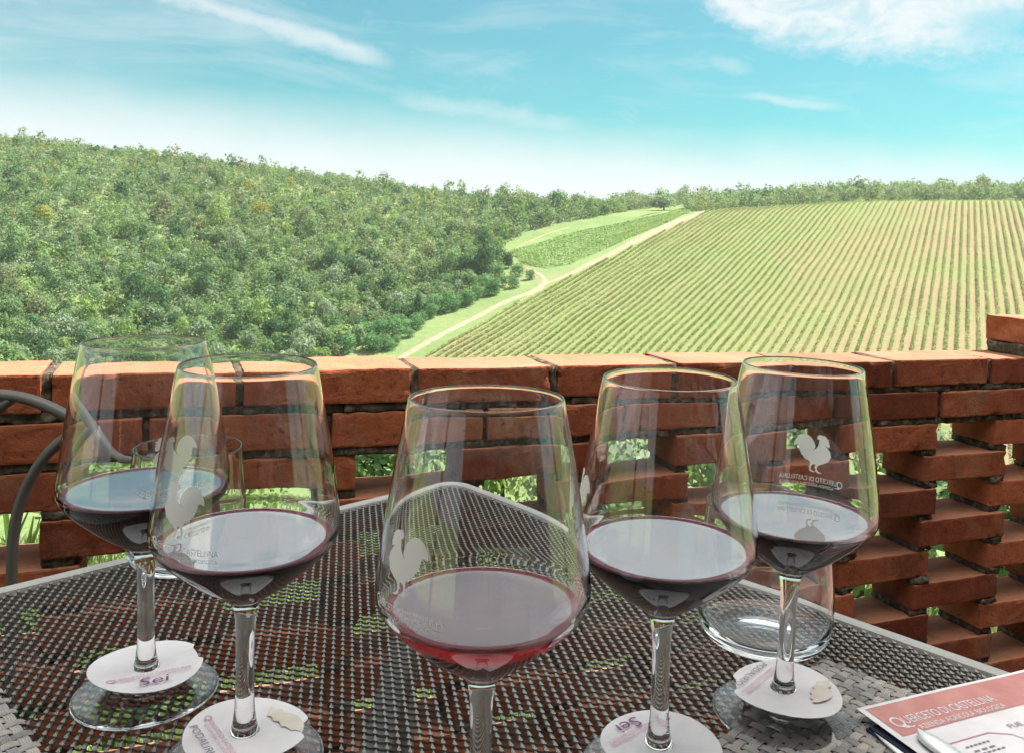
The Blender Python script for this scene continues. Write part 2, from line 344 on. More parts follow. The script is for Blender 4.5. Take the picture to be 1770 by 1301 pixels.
    big = M(big, math_(t, 'SUBTRACT', 1, M(hole, .55)))
    big = M(big, A(.62, M(smooth(nz((.30, .55), 1, 7, .66, .8, 18, (2, 4, 0)), .34, .62), .38)))
    m = math_(t, 'MAXIMUM', m, big)
    # thin veil everywhere, denser to the left, and scattered cloud above the frame
    wis3 = nz((.16, .34), 1, 8, .68, 1.2, 24, (1, 9, 0))
    veil = M(smooth(wis, .38, .78), .42); veil = math_(t, 'MAXIMUM', veil, M(smooth(wis2, .46, .82), .34)); veil = math_(t, 'MAXIMUM', veil, M(smooth(wis3, .46, .80), .34))
    left = M(math_(t, 'SUBTRACT', 1, smooth(azd, -34, -8)), .34)
    m = math_(t, 'MAXIMUM', m, A(veil, M(left, A(.4, wis))))
    hi = M(smooth(nz((.035, .06), 1, 5, .6, .4), .30, .50), M(smooth(eld, 13.4, 18), .94))
    m = math_(t, 'MAXIMUM', m, hi)
    # pale band of moist air on the horizon
    hz = math_(t, 'SUBTRACT', 1, smooth(A(eld, A(M(w1, 2.4), M(azd, .040))), 3.0, 9.0))
    m = math_(t, 'MAXIMUM', m, M(hz, .97)); m = math_(t, 'MAXIMUM', m, A(.05, M(wis2, .14)))
    m = math_(t, 'MINIMUM', math_(t, 'MAXIMUM', m, 0), 1)
    skyc = mixc(t, 1.0, sky.outputs[0], (SKY_TINT), 'MULTIPLY')
    c = mixc(t, m, skyc, CLOUD_C)
    L(c, bg.inputs[0]); bg.inputs[1].default_value = SKY_STR
SKY_STR = .066
SKY_TINT = (.15, .585, .525)
CLOUD_C = (3.75, 4.1, 4.2)
build_world()

# ================================================================== TERRAIN
def sstep(x, a, b): t = np.clip((x-a)/(b-a), 0, 1); return t*t*(3-2*t)
def smax(a, b, k): h = np.clip(.5+.5*(a-b)/k, 0, 1); return b+(a-b)*h+k*h*(1-h)
def smin(a, b, k): return -smax(-a, -b, k)
_P = np.array([[-42.3, 207.7, -31.2], [-8.2, 311.9, -8.4], [-247, 411.4, 36.5]])
_n = np.cross(_P[1]-_P[0], _P[2]-_P[0])
SL = .212; CV = 66.5
def terrain(x, y):
    """ground height (world z) at x, y"""
    x = np.asarray(x, float); y = np.asarray(y, float)
    r = np.hypot(x, y)+1e-6; az = np.degrees(np.arctan2(x, y))
    zv = SL*(x*math.sin(ROW_AZ)+y*math.cos(ROW_AZ))-CV
    zh = _P[0][2]-(_n[0]*(x-_P[0][0])+_n[1]*(y-_P[0][1]))/_n[2]
    z = smax(zv, zh, 5)
    cap = np.interp(az, [-75, -45, -31.4, -17, -8, .7, 6, 11.5, 21, 30, 50, 80], [32, 34, 30.5, 20.8, 14.2, 8.2, 8.6, 10.4, 16.9, 18.2, 16, 5])
    cap = cap + .078*np.clip(r-400, 0, 125)*sstep(az, 2, 10)
    z = smin(z, cap, 3.0)
    z = np.where(r > 560, z-(r-560)*.01, z)
    fr = sstep(y/r, -.15, .35)                       # behind the house: level country
    z = z*fr + (-14-8*np.sin(x*.004))*(1-fr)
    z = np.maximum(z, -46)
    near = -1.6-.22*r
    w = sstep(r, 14, 150)
    z = near*(1-w)+z*w
    # gentle lumps
    z = z+sstep(r, 40, 160)*(.2*np.sin(x*.071+1)*np.sin(y*.057)+.15*np.sin(x*.13+y*.11))
    return z+ZC
azs = np.concatenate([np.radians(np.arange(-180, -50, 5.)), np.radians(np.arange(-50, 50, .4)), np.radians(np.arange(50, 180, 5.))])
rs = np.concatenate([np.linspace(1.75, 14, 16), 14*1.06**np.arange(1, 34), np.arange(99, 560, 3.2), 560*1.06**np.arange(1, 16)])
A_, R_ = np.meshgrid(azs, rs); X_ = R_*np.sin(A_); Y_ = R_*np.cos(A_); Z_ = terrain(X_, Y_)
nr, na = X_.shape; I = np.arange(nr*na).reshape(nr, na); J = np.roll(I, -1, 1)
quads = np.stack([I[:-1], J[:-1], J[1:], I[1:]], -1).reshape(-1, 4)[:, ::-1]
V = np.stack([X_, Y_, Z_], -1).reshape(-1, 3)
g = mesh_np('ground', V, quads, mat_terrain(), smooth=True); tag(g, kind='structure')

def sheet_from_curve(name, pts, widths, mat, lift):
    """ribbon following the ground"""
    P = np.array(catmull(pts, 14)); wds = np.interp(np.linspace(0, 1, len(P)), np.linspace(0, 1, len(widths)), widths)
    T = np.gradient(P[:, :2], axis=0); T /= np.linalg.norm(T, axis=1)[:, None]; N = np.stack([-T[:, 1], T[:, 0]], 1)
    K = np.linspace(-.5, .5, 7); rag = RNG.normal(0, .12, (len(P), 2))
    V = []
    for i in range(len(P)):
        for k in K:
            w_ = wds[i]*(1+ (rag[i, 0] if k < 0 else rag[i, 1]))
            q = P[i, :2]+N[i]*k*w_; V.append((q[0], q[1], float(terrain(q[0], q[1]))+lift*(1-1.3*abs(k)*2)))
    n = len(P); F = [(i*7+k, i*7+k+1, (i+1)*7+k+1, (i+1)*7+k) for i in range(n-1) for k in range(6)]
    o = mesh_np(name, np.array(V), np.array(F), mat, smooth=True); return tag(o, kind='structure')
def ground_at_px(x, y, rmin=120, rmax=700):
    d = ray(x, y); rr = np.arange(rmin, rmax, .5); gz = terrain(d[0]*rr, d[1]*rr); rz = ZC+d[2]*rr
    k = np.argmax(gz >= rz); k = k if gz[k] >= rz[k] else len(rr)-1
    return np.array([d[0]*rr[k], d[1]*rr[k], gz[k]])

path_px = [(640, 650), (705, 612), (760, 580), (815, 552), (870, 524), (915, 507), (936, 494), (938, 483), (925, 472), (905, 463)]
sheet_from_curve('dirt_path', [ground_at_px(*p) for p in path_px], [2.8, 2.8, 3.0, 3.2, 2.8, 2.2], M_PATH, .35)
track_px = [(940, 492), (985, 474), (1030, 452), (1080, 428), (1130, 402), (1175, 382), (1213, 367), (1228, 359)]
sheet_from_curve('farm_track', [ground_at_px(*p) for p in track_px], [1.4, 3, 5.0, 6, 6.5, 6.5, 5], M_PATH, .35)
edge_px = [(868, 458), (872, 445), (890, 432), (915, 418), (950, 404), (985, 394)]
sheet_from_curve('field_edge_track', [ground_at_px(*p) for p in edge_px], [.7, .9, .8, .6, .4], M_PATH, .3)

# vineyard soil: sheet in (u, s) coordinates, left limit = the track
sA, cA = math.sin(ROW_AZ), math.cos(ROW_AZ)
def us(P): return P[0]*cA-P[1]*sA, P[0]*sA+P[1]*cA
left_px = [(690, 655), (722, 612), (790, 579), (850, 548), (905, 521), (948, 497), (1000, 474), (1050, 450), (1100, 425), (1150, 400), (1190, 383), (1222, 367)]
LE = np.array([us(ground_at_px(*p)) for p in left_px])           # (u, s) of the left limit, far end last
def s_limits(u):
    """first and last s of a row at u"""
    s0 = 150.0
    # far limit: crest
    a = np.arange(200, 520, 1.0); x = u*cA+a*sA; y = -u*sA+a*cA
    az = np.degrees(np.arctan2(x, y)); r = np.hypot(x, y)
    rc = np.interp(az, [9, 11.5, 21, 30, 45], [372, 378, 398, 404, 400])
    s1 = a[np.argmax(r > rc)]
    # left limit cuts low-u rows: near and far crossings of the outline
    i = np.argsort(LE[:, 1]); 
    ul = np.interp(a, LE[i, 1], LE[i, 0], left=LE[i[0], 0], right=1e9)
    ok = (ul <= u) & (a <= s1)
    if u > LE[:, 0].max(): return s0, s1
    if not ok.any(): return None
    aa = a[ok]; 
    return (s0 if ok[0] else aa[0]), aa[-1]
us_list = np.arange(-160, 60, ROW_SP)
rows = []
for u in us_list:
    L_ = s_limits(u)
    if L_ and L_[1]-L_[0] > 16: rows.append((u, *L_))
Vs, Fs = [], []
for (u, s0, s1) in [(u+du, a, b) for (u, a, b) in rows for du in (-.625*2, -.625, 0, .625)]:
    pass
# soil strips (one ribbon per lane, welded)
NS = 70
lanes = []
for (u, s0, s1) in rows:
    lanes.append((u-ROW_SP/2, s0-1.5, s1+1.5))
lanes.append((rows[-1][0]+ROW_SP/2, rows[-1][1]-1.5, rows[-1][2]+1.5))
for (u, s0, s1) in lanes:
    ss = np.linspace(s0, s1, NS)
    x = u*cA+ss*sA; y = -u*sA+ss*cA
    Vs.append(np.stack([x, y, terrain(x, y)+.22], -1))
n = len(Vs); I = np.arange(n*NS).reshape(n, NS)
soil = mesh_np('vineyard_soil', np.concatenate(Vs), np.stack([I[:-1, :-1], I[1:, :-1], I[1:, 1:], I[:-1, 1:]], -1).reshape(-1, 4), mat_vinesoil(), smooth=True)
tag(soil, kind='structure')

# ------------------------------------------------------------------ leaf clouds
def leaf_quads(C, Nrm, size, rng, aspect=.75):
    """small kite-like faces at C facing roughly Nrm"""
    n = len(C); Nn = Nrm+rng.normal(0, .55, (n, 3)); Nn /= np.linalg.norm(Nn, axis=1)[:, None]
    a = rng.normal(0, 1, (n, 3)); U = np.cross(Nn, a); U /= np.linalg.norm(U, axis=1)[:, None]; W = np.cross(Nn, U)
    s = (size*rng.uniform(.6, 1.35, n))[:, None]
    V = np.stack([C-U*s, C+W*s*aspect*.8-U*s*.1, C+U*s, C-W*s*aspect+U*s*.15], 1).reshape(-1, 3)
    return V, np.arange(4*n).reshape(n, 4)
def crown_points(rng, nleaf, h, w, lobes, base=.0, flat=1.0):
    """points on the shells of overlapping lobes -> uneven outline with gaps"""
    Ls = []
    for k in range(lobes):
        a = rng.uniform(0, 2*math.pi); q = math.sqrt(rng.uniform(0, 1)); zz = rng.uniform(.25, .9)
        rad = w*(.22+.16*rng.uniform())*(1.1-.45*abs(zz-.45))
        rr = max(w*.5-rad*.75, 0)*q*(1.15-.55*zz)
        Ls.append((rr*math.cos(a), rr*math.sin(a), base+(h-base)*zz-rad*.25, rad))
    Ls.append((0, 0, base+(h-base)*.55, w*.33))
    Ls = np.array(Ls); p = Ls[:, 3]**2; k = rng.choice(len(Ls), nleaf, p=p/p.sum())
    d = rng.normal(0, 1, (nleaf, 3)); d[:, 2] = d[:, 2]*.85+.25; d /= np.linalg.norm(d, axis=1)[:, None]
    rad = Ls[k, 3]*(1-np.abs(rng.normal(0, .22, nleaf)))
    C = Ls[k, :3]+d*rad[:, None]*np.array([1, 1, flat])
    C[:, 2] = np.maximum(C[:, 2], base*.5+.1)
    return C, d
def tree_mesh(name, seed, nleaf, h, w, lobes, mat, leaf=.32, base=.8, trunk=True, trunk_parts=False):
    rng = np.random.default_rng(seed); C, d = crown_points(rng, nleaf, h, w, lobes, base)
    V, Fq = leaf_quads(C, d, leaf, rng); mi = np.zeros(len(Fq), int); mats = [mat]
    if trunk:
        b = MB(); b.tube([(0, 0, -.6), (.05, .02, base*.6), (.02, -.05, base+(h-base)*.35), (.1, .05, base+(h-base)*.6)], [w*.035, w*.028, w*.02, w*.008], 6)
        for k in range(4):
            a = rng.uniform(0, 6.28); z0 = base+(h-base)*rng.uniform(.05, .3); b.tube([(.02, 0, z0), (w*.14*math.cos(a), w*.14*math.sin(a), z0+h*.1), (w*.28*math.cos(a), w*.28*math.sin(a), z0+h*.24)], [w*.015, w*.011, w*.005], 5)
        tv = np.array(b.v); tf = [f for f in b.f if len(f) == 4]; tf = np.array(tf)+len(V)
        V = np.concatenate([V, tv]); Fq = np.concatenate([Fq, tf]); mi = np.concatenate([mi, np.ones(len(tf), int)]); mats = [mat, M_BARK]
    return V, Fq, mi, mats

# ------------------------------------------------------------------ vine rows (one thing per row)
row_label = 'long straight green vine row with bare lanes beside it on the sloping vineyard'
def make_row(name, pts_xy, label, group, dens, hgt, wid, seed, leaf=.30, mat=None):
    rng = np.random.default_rng(seed)
    P = np.asarray(pts_xy, float); seg = np.linalg.norm(np.diff(P, axis=0), axis=1); Ls = np.concatenate([[0], np.cumsum(seg)]); n = int(Ls[-1]*dens)
    s = rng.uniform(0, Ls[-1], n)
    # gaps where plants are missing, and clumpiness at the plant spacing
    vig = .62+.38*np.sin(s*.11+seed)*np.sin(s*.037+seed*2)+.25*np.sin(s*2*math.pi/1.1+seed)
    keep = rng.uniform(0, 1, n) < np.clip(vig+.15, .05, 1); s = s[keep]; n = len(s)
    x = np.interp(s, Ls, P[:, 0]); y = np.interp(s, Ls, P[:, 1])
    T = np.stack([np.interp(s, Ls[:-1], np.diff(P[:, 0])/seg), np.interp(s, Ls[:-1], np.diff(P[:, 1])/seg)], 1); T /= np.linalg.norm(T, axis=1)[:, None]
    a = rng.uniform(0, 2*math.pi, n); rad = np.sqrt(rng.uniform(.1, 1, n))
    off = np.cos(a)*rad*wid*.5; hz = .28+hgt*.5+np.sin(a)*rad*hgt*.5
    C = np.stack([x-T[:, 1]*off, y+T[:, 0]*off, terrain(x, y)+.2+hz], 1)
    d = np.stack([-T[:, 1]*np.cos(a), T[:, 0]*np.cos(a), np.sin(a)*.8+.35], 1)
    V, Fq = leaf_quads(C, d, leaf, rng)
    o = mesh_np(name, V, Fq, mat or F_VINE); return tag(o, label, 'vine row', group)
for k, (u, s0, s1) in enumerate(rows):
    ss = np.linspace(s0, s1, 40); w_ = np.zeros(40)
    make_row('vine_row', np.stack([u*cA+ss*sA, -u*sA+ss*cA], 1), row_label, 'vine rows of the near vineyard', 32, .58, .74, 100+k, .22)
# second field: a green sheet with rough low rows across its lower half
f2_px = [(872, 437), (905, 421), (960, 400), (1020, 388), (1080, 379), (1130, 371), (1190, 363), (1196, 370), (1150, 388), (1100, 410), (1060, 428), (1020, 446), (985, 462), (945, 467), (915, 461), (895, 450)]
F2 = np.array([ground_at_px(*p)[:2] for p in f2_px])
def inside(P, poly):
    x, y = P[..., 0], P[..., 1]; c = np.zeros(x.shape, bool); n = len(poly)
    for i in range(n):
        (x0, y0), (x1, y1) = poly[i], poly[(i+1) % n]
        c ^= ((y0 > y) != (y1 > y)) & (x < (x1-x0)*(y-y0)/(y1-y0+1e-12)+x0)
    return c
cx0 = F2.mean(0)
rings = [cx0+(F2-cx0)*k for k in np.linspace(.02, 1, 16)]
bm_pts = np.concatenate([np.array([r[0]*(1-t)+r[0]*t for t in [0]]) for r in rings]) if False else None
dens_ring = []
for k in np.linspace(.02, 1, 16):
    Q = cx0+(F2-cx0)*k; Q2 = np.array([Q[i]*(1-t)+Q[(i+1) % len(Q)]*t for i in range(len(Q)) for t in np.linspace(0, 1, 5)[:-1]]); dens_ring.append(Q2)
m_ = len(dens_ring[0]); VV = np.concatenate(dens_ring); VV = np.column_stack([VV, terrain(VV[:, 0], VV[:, 1])+.22]); VV[-m_:, 2] -= .3
I = np.arange(len(VV)).reshape(-1, m_); J = np.roll(I, -1, 1)
f2 = mesh_np('green_field', VV, np.stack([I[:-1], J[:-1], J[1:], I[1:]], -1).reshape(-1, 4), M_FIELD2, smooth=True); tag(f2, kind='structure')
for k, q in enumerate(np.linspace(.03, .78, 14)):
    lo = [(903, 456), (945, 465), (985, 460), (1020, 444), (1060, 426), (1100, 408), (1150, 387), (1192, 369)]
    hi = [(880, 432), (905, 420), (960, 399), (1020, 387), (1080, 379), (1130, 370), (1160, 367), (1186, 363)]
    pts = [ground_at_px(a[0]*(1-q)+b[0]*q, a[1]*(1-q)+b[1]*q)[:2] for a, b in zip(lo, hi)]
    make_row('vine_row', pts, 'bushy vine row running across the small green field beyond the track', 'vine rows of the small far field', 13, .55, 1.5, 300+k, .30, F_LIME)

# ------------------------------------------------------------------ woods
def forest_sites():
    n = 90000; az = np.radians(RNG.uniform(-48, 44, n)); r = np.sqrt(RNG.uniform(150**2, 545**2, n))
    x = r*np.sin(az); y = r*np.cos(az); z = terrain(x, y)
    px, py, d = proj(np.stack([x, y, z], -1))
    yb = np.interp(px, [-900, 520, 550, 640, 760, 850, 864, 866, 905, 960, 1100, 1240, 1420, 1770, 2600], [5000, 5000, 640, 588, 528, 482, 472, 424, 404, 388, 363, 349, 343, 340, 340])
    azd_ = np.degrees(az); ok = (py < yb) | ((azd_ > 10.5) & (r > np.interp(azd_, [9, 11.5, 21, 30, 45], [382, 390, 410, 416, 412])))
    gap = np.sin(x*.055+.7)*np.sin(y*.043+1.3)+.6*np.sin(x*.021-y*.034)
    keep = ok & (RNG.uniform(0, 1, n) < np.clip(.85+.30*gap, .10, 1))
    return x[keep], y[keep], z[keep], r[keep]
fx, fy, fz, fr = forest_sites()
# thin by a grid so crowns do not pile up
order = RNG.permutation(len(fx)); cell = {}; sel = []
for i in order:
    cs = 2.9 if fx[i]/fy[i] < -.02 else 2.9
    k = (int(fx[i]//cs), int(fy[i]//cs))
    if k in cell: continue
    cell[k] = 1; sel.append(i)
sel = np.array(sel); fx, fy, fz, fr = fx[sel], fy[sel], fz[sel], fr[sel]
NF = len(fx)
sz = RNG.uniform(2.6, 5.2, NF)*np.where(RNG.uniform(0, 1, NF) < .10, 1.5, 1)*np.where(fx/fy > .14, 1.12, np.where(fx/fy > -.03, 1.25, 1))
kind_noise = np.sin(fx*.03+1)*np.sin(fy*.027+2)
rk = RNG.uniform(0, 1, NF)+kind_noise*.12+np.clip((fr-300)/1200, 0, .2)
kinds = np.select([rk < .20, rk < .52, rk < .80, rk < .90], [0, 1, 2, 4], 3)   # dark, mid, pale, lime, olive
kinds = np.where((RNG.uniform(0, 1, NF) < .012) & (fr > 300), 5, kinds)
KM = [F_DARK, F_MID, F_PALE, F_OLIVE, F_LIME, F_GOLD]
KL = ['dark green dense tree standing among paler trees on the wooded hillside', 'mid green rounded tree in the thick of the wooded hillside', 'pale sage green tree in the wood on the hillside',
      'olive tan dry looking tree in the wood on the hillside', 'bright yellow green tree in the wood on the hillside', 'golden yellow flowering broom bush high in the wood']
FPX, FPY, FD = proj(np.stack([fx, fy, fz+3], -1))
vis = (FPX > -60) & (FPX < 1830) & (FPY < 640)
score = np.where(vis, sz/FD, 0); near = np.argsort(-score)[:250]
protos = {}
for kd in range(6):
    for v in range(4):
        V_, F_, mi_, ms_ = tree_mesh('t', 500+kd*10+v, 900, 1.0, 1.0, 9+v, KM[kd], .043, .03, False)
        o = mesh_np('tree', V_, F_, ms_, None, mi_); protos[kd, v] = o.data; bpy.data.objects.remove(o)
isn = np.zeros(NF, bool); isn[near] = True
for i in near:
    kd = int(kinds[i]); o = bpy.data.objects.new('broom_bush' if kd == 5 else 'broadleaf_tree', protos[kd, int(RNG.integers(4))]); col.objects.link(o)
    w_ = sz[i]; o.location = (fx[i], fy[i], fz[i]-.2); o.scale = (w_, w_, w_*RNG.uniform(.8, 1.35)); o.rotation_euler = (0, 0, RNG.uniform(0, 6.28))
    tag(o, KL[kd], 'bush' if kd == 5 else 'tree', 'trees of the hillside wood, '+['dark', 'mid green', 'sage', 'olive', 'lime', 'golden'][kd])
# the rest of the wood as one mass
VL, FL, ML = [], [], []; base_i = 0
fars = np.where(~isn)[0]
for i in fars:
    nl = int(np.clip(90*(300/fr[i])**1.5*(sz[i]/4), 42, 150))
    rng = np.random.default_rng(int(i)); w_ = sz[i]; hh = w_*rng.uniform(.8, 1.35)
    C, d = crown_points(rng, nl, 1.0, 1.0, 5, .03)
    V_, F_ = leaf_quads(C*np.array([w_, w_, hh])+np.array([fx[i], fy[i], fz[i]-.2]), d, w_*.080, rng)
    VL.append(V_); FL.append(F_+base_i); base_i += len(V_); ML.append(np.full(len(F_), kinds[i]))
wood = mesh_np('far_wood', np.concatenate(VL), np.concatenate(FL), KM, None, np.concatenate(ML))
tag(wood, 'mass of mixed green trees covering the hillside and the ridge', 'wood', None, 'stuff')

# shrubs and trees along the path, each placed where it stands
shr = [(561, 607, 46), (591, 601, 44), (613, 597, 38), (642, 591, 44), (660, 588, 38), (681, 584, 40), (719, 570, 34), (709, 584, 22), (639, 564, 32), (615, 576, 28), (707, 547, 34), (728, 543, 36), (752, 543, 40), (773, 537, 38), (789, 532, 30), (809, 528, 36),
       (746, 519, 26), (776, 502, 30), (806, 493, 28), (839, 504, 38), (853, 510, 30), (869, 497, 28), (887, 499, 24), (893, 478, 30), (915, 484, 22), (831, 484, 28), (862, 478, 26), (636, 606, 34), (661, 603, 30), (684, 598, 22), (600, 611, 40), (575, 588, 34), (690, 566, 26), (585, 572, 36), (700, 575, 30), (724, 560, 30), (745, 551, 28), (768, 541, 30), (786, 538, 26), (806, 526, 28), (826, 518, 26), (846, 512, 24), (650, 610, 34), (672, 607, 26), (627, 590, 36), (655, 580, 32), (684, 570, 30), (757, 505, 24), (823, 513, 22)]
sproto = []
for v in range(4):
    V_, F_, mi_, ms_ = tree_mesh('s', 700+v, 900, .85, 1.0, 9, F_SHRUB, .040, .02, False)
    o = mesh_np('round_shrub', V_, F_, ms_, None, mi_); sproto.append(o.data); bpy.data.objects.remove(o)
for k, (px, py, w) in enumerate(shr):
    P = ground_at_px(px, py); dist = math.hypot(P[0], P[1]); w_ = w*dist/F_PX*1.12
    o = bpy.data.objects.new('round_shrub', sproto[k % 4]); col.objects.link(o); o.location = tuple(P-np.array([0, 0, .15])); o.scale = (w_, w_, w_*random.uniform(.8, 1.0)); o.rotation_euler = (0, 0, k*1.7)
    tag(o, 'deep green rounded shrub in the line of shrubs left of the dirt path', 'shrub', 'shrubs lining the dirt path')
dproto = protos
def one_tree(name, px, py, wpx, hpx, kd, label, v=0):
    P = ground_at_px(px, py); dist = math.hypot(P[0], P[1]); k = dist/F_PX
    rt_ = empty(name, tuple(P)); 
    V_, F_, mi_, ms_ = tree_mesh(name, 900+px, 1300, 1.0, 1.0, 11, KM[kd], .045, .10); V_ = V_*np.array([wpx*k, wpx*k, hpx*k*1.05])
    leaf = mi_ == 0
    mesh_np('crown', V_, F_[leaf], KM[kd], rt_); nv = F_[leaf].max()+1
    mesh_np('trunk', V_[nv:], F_[~leaf]-nv, M_BARK, rt_, smooth=True)
    tag(rt_, label, 'tree')
one_tree('evergreen_oak', 836, 488, 46, 66, 0, 'tall dark oak just left of where the dirt path bends')
one_tree('evergreen_oak', 878, 464, 22, 28, 0, 'small dark round tree at the bend, beside the field corner')
one_tree('evergreen_oak', 803, 486, 36, 44, 0, 'broad dark tree left of the tall oak by the path')
one_tree('evergreen_oak', 633, 474, 54, 46, 0, 'large dark domed tree alone in the middle of the wooded hillside')
one_tree('evergreen_oak', 722, 548, 16, 40, 0, 'narrow dark upright tree behind the path shrubs')
one_tree('ridge_tree', 881, 352, 15, 30, 1, 'slim tree breaking the skyline above the small green field')
one_tree('ridge_tree', 905, 358, 18, 28, 2, 'pale thin crowned tree on the skyline right of the slim tree')
one_tree('ridge_tree', 958, 372, 26, 36, 0, 'dark tree at the upper edge of the small green field')
one_tree('ridge_tree', 1090, 360, 26, 30, 1, 'green tree on the ridge left of the rounded dark bushes')
one_tree('ridge_bush', 1145, 364, 54, 24, 2, 'wide sage bush at the top of the small green field')
one_tree('ridge_bush', 1206, 361, 56, 24, 2, 'long low sage bush where the farm track meets the ridge')


# ================================================================== BRICK WALL
WY = .3844; WU = np.array([math.cos(WY), math.sin(WY)]); WN = np.array([-math.sin(WY), math.cos(WY)]); WP = np.array([0, 1.4709]); WS = -.01; WTOP = ZC-.2352
def wpt(t, q, z):
    p = WP+WU*t+WN*q; return (p[0], p[1], z+WS*t)
def grid_box(nx, ny, nz):
    """surface of a unit box as a grid: verts in [0,1]^3, quads"""
    idx = {}; V = []; F = []
    def vid(i, j, k):
        key = (i, j, k)
        if key not in idx: idx[key] = len(V); V.append((i/nx, j/ny, k/nz))
        return idx[key]
    for i in range(nx):
        for j in range(ny):
            F.append((vid(i, j, 0), vid(i, j+1, 0), vid(i+1, j+1, 0), vid(i+1, j, 0))); F.append((vid(i, j, nz), vid(i+1, j, nz), vid(i+1, j+1, nz), vid(i, j+1, nz)))
    for i in range(nx):
        for k in range(nz):
            F.append((vid(i, 0, k), vid(i+1, 0, k), vid(i+1, 0, k+1), vid(i, 0, k+1))); F.append((vid(i, ny, k), vid(i, ny, k+1), vid(i+1, ny, k+1), vid(i+1, ny, k)))
    for j in range(ny):
        for k in range(nz):
            F.append((vid(0, j, k), vid(0, j, k+1), vid(0, j+1, k+1), vid(0, j+1, k))); F.append((vid(nx, j, k), vid(nx, j+1, k), vid(nx, j+1, k+1), vid(nx, j, k+1)))
    return np.array(V), np.array(F)
GV, GF = grid_box(30, 12, 9)
GVm, GFm = grid_box(10, 6, 3)
def warp(x):      # pack grid lines near the box ends so edges can be rounded
    return np.clip(.5+.5*np.sign(x-.5)*np.abs(2*x-1)**.55, 0, 1)
def rough_box(t0, t1, q0, q1, z0, z1, rng, edge=.0028, amp=.0006, chips=3, GVx=None, chip_r=.009, chip_d=.0055):
    G = GV if GVx is None else GVx
    s = np.array([t1-t0, q1-q0, z1-z0]); P = warp(G)*s
    # round the edges
    c = np.clip(P, edge, s-edge); d = P-c; L = np.linalg.norm(d, axis=1); k = L > edge
    P[k] = c[k]+d[k]/L[k][:, None]*edge
    ph = rng.uniform(0, 6.28, 6); fr = rng.uniform(30, 140, 6)
    for a in range(3):
        b, e = (a+1) % 3, (a+2) % 3
        P[:, a] += amp*(np.sin(P[:, b]*fr[a]+ph[a])*np.cos(P[:, e]*fr[a+3]+ph[a+3]))+rng.normal(0, amp*.35, len(P))
    for _ in range(chips):   # knocked-off bits along the front and top arrises
        e = rng.integers(3); cx = rng.uniform(0, s[0])
        ctr = np.array([cx, 0, s[2]]) if e == 0 else np.array([cx, 0, 0]) if e == 1 else np.array([rng.choice([0, s[0]]), 0, rng.uniform(0, s[2])])
        rr = chip_r*rng.uniform(.4, 1.2); dv = P-ctr; dist = np.linalg.norm(dv/np.array([1.4, 1, 1]), axis=1); m = dist < rr
        P[m] += (s*.5-ctr)/np.linalg.norm(s*.5-ctr)*(rr-dist[m])[:, None]*(chip_d/chip_r)
    P += np.array([t0, q0, z0]); a = rng.normal(0, .006)
    cx_, cz_ = (t0+t1)/2, (z0+z1)/2; P[:, 2] += (P[:, 0]-cx_)*a
    W = np.column_stack([WP[0]+WU[0]*P[:, 0]+WN[0]*P[:, 1], WP[1]+WU[1]*P[:, 0]+WN[1]*P[:, 1], P[:, 2]+WS*P[:, 0]])
    return W
def pack(items, faces):
    V = np.concatenate(items); n = len(items[0]); F = np.concatenate([faces+i*n for i in range(len(items))]); return V, F
wall = empty('brick_wall', wpt(0, .064, 0)[:2]+(0,)); tag(wall, 'low openwork terracotta brick wall with a solid coping along the terrace edge', 'wall')
def wparent(o): o.parent = wall; o.matrix_parent_inverse = wall.matrix_world.inverted() if False else Matrix.Translation(-wall.location); return o
rngw = np.random.default_rng(5)
BH, CH = .056, .070
cop = [-2.55, -2.29, -2.03, -1.77, -1.51, -1.25, -.98, -.719, -.461, -.186, .064, .311, .575, .838, 1.114, 1.37, 1.63, 1.89, 2.15, 2.41, 2.67]
cb, mb = [], []
HJ = .0065
for a, b in zip(cop[:-1], cop[1:]):
    dz = rngw.normal(0, .0012); cb.append(rough_box(a+HJ, b-HJ, rngw.normal(0, .0015), .127+rngw.normal(0, .003), WTOP-BH+dz, WTOP+dz, rngw, chips=5))
    mb.append(rough_box(a-HJ-.001, a+HJ+.001, .006, .120, WTOP-BH-.001, WTOP-.0015, rngw, .002, .0018, 1, GVm))
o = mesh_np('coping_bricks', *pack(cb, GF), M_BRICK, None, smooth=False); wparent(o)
lb = []
j2 = [(a+b)/2 for a, b in zip(cop[:-1], cop[1:])]; z1 = WTOP-CH
for a, b in zip(j2[:-1], j2[1:]):
    lb.append(rough_box(a+.005, b-.005, rngw.normal(.001, .002), .124, z1-BH, z1, rngw, chips=3))
    mb.append(rough_box(a-.006, a+.006, .010, .116, z1-BH, z1-.002, rngw, .002, .0018, 1, GVm))
for k in (1, 2):    # bed joints under the two solid courses
    zz = WTOP-CH*k
    for a in np.arange(-2.5, 2.6, .1): mb.append(rough_box(a, a+.1015, .006+rngw.normal(0, .002), .119, zz-.0005, zz+CH-BH+.0005, rngw, .002, .0022, 1, GVm))
PER = .417; BL = .25
for c in range(2, 11):
    zt = WTOP-CH*c; r0 = .976 if c % 2 == 0 else 1.187
    for k in range(-4, 9):
        e = r0-PER*k+rngw.normal(0, .004); s = e-BL+rngw.normal(0, .003)
        if s > 2.6 or e < -2.5: continue
        lb.append(rough_box(s, e, rngw.normal(.001, .0025), .122+rngw.normal(0, .002), zt-BH, zt, rngw, chips=3))
        # mortar pads where this brick sits on the two bricks below it
        for (a, b) in ((s, s+.043), (e-.043, e)):
            mb.append(rough_box(a+rngw.uniform(-.004, .004), b+rngw.uniform(-.004, .004), .004+rngw.normal(0, .003), .118, zt-CH-.0005, zt-BH+.0005, rngw, .003, .0028, 2, GVm))
        if c == 2:   # bed above reaches across
            pass
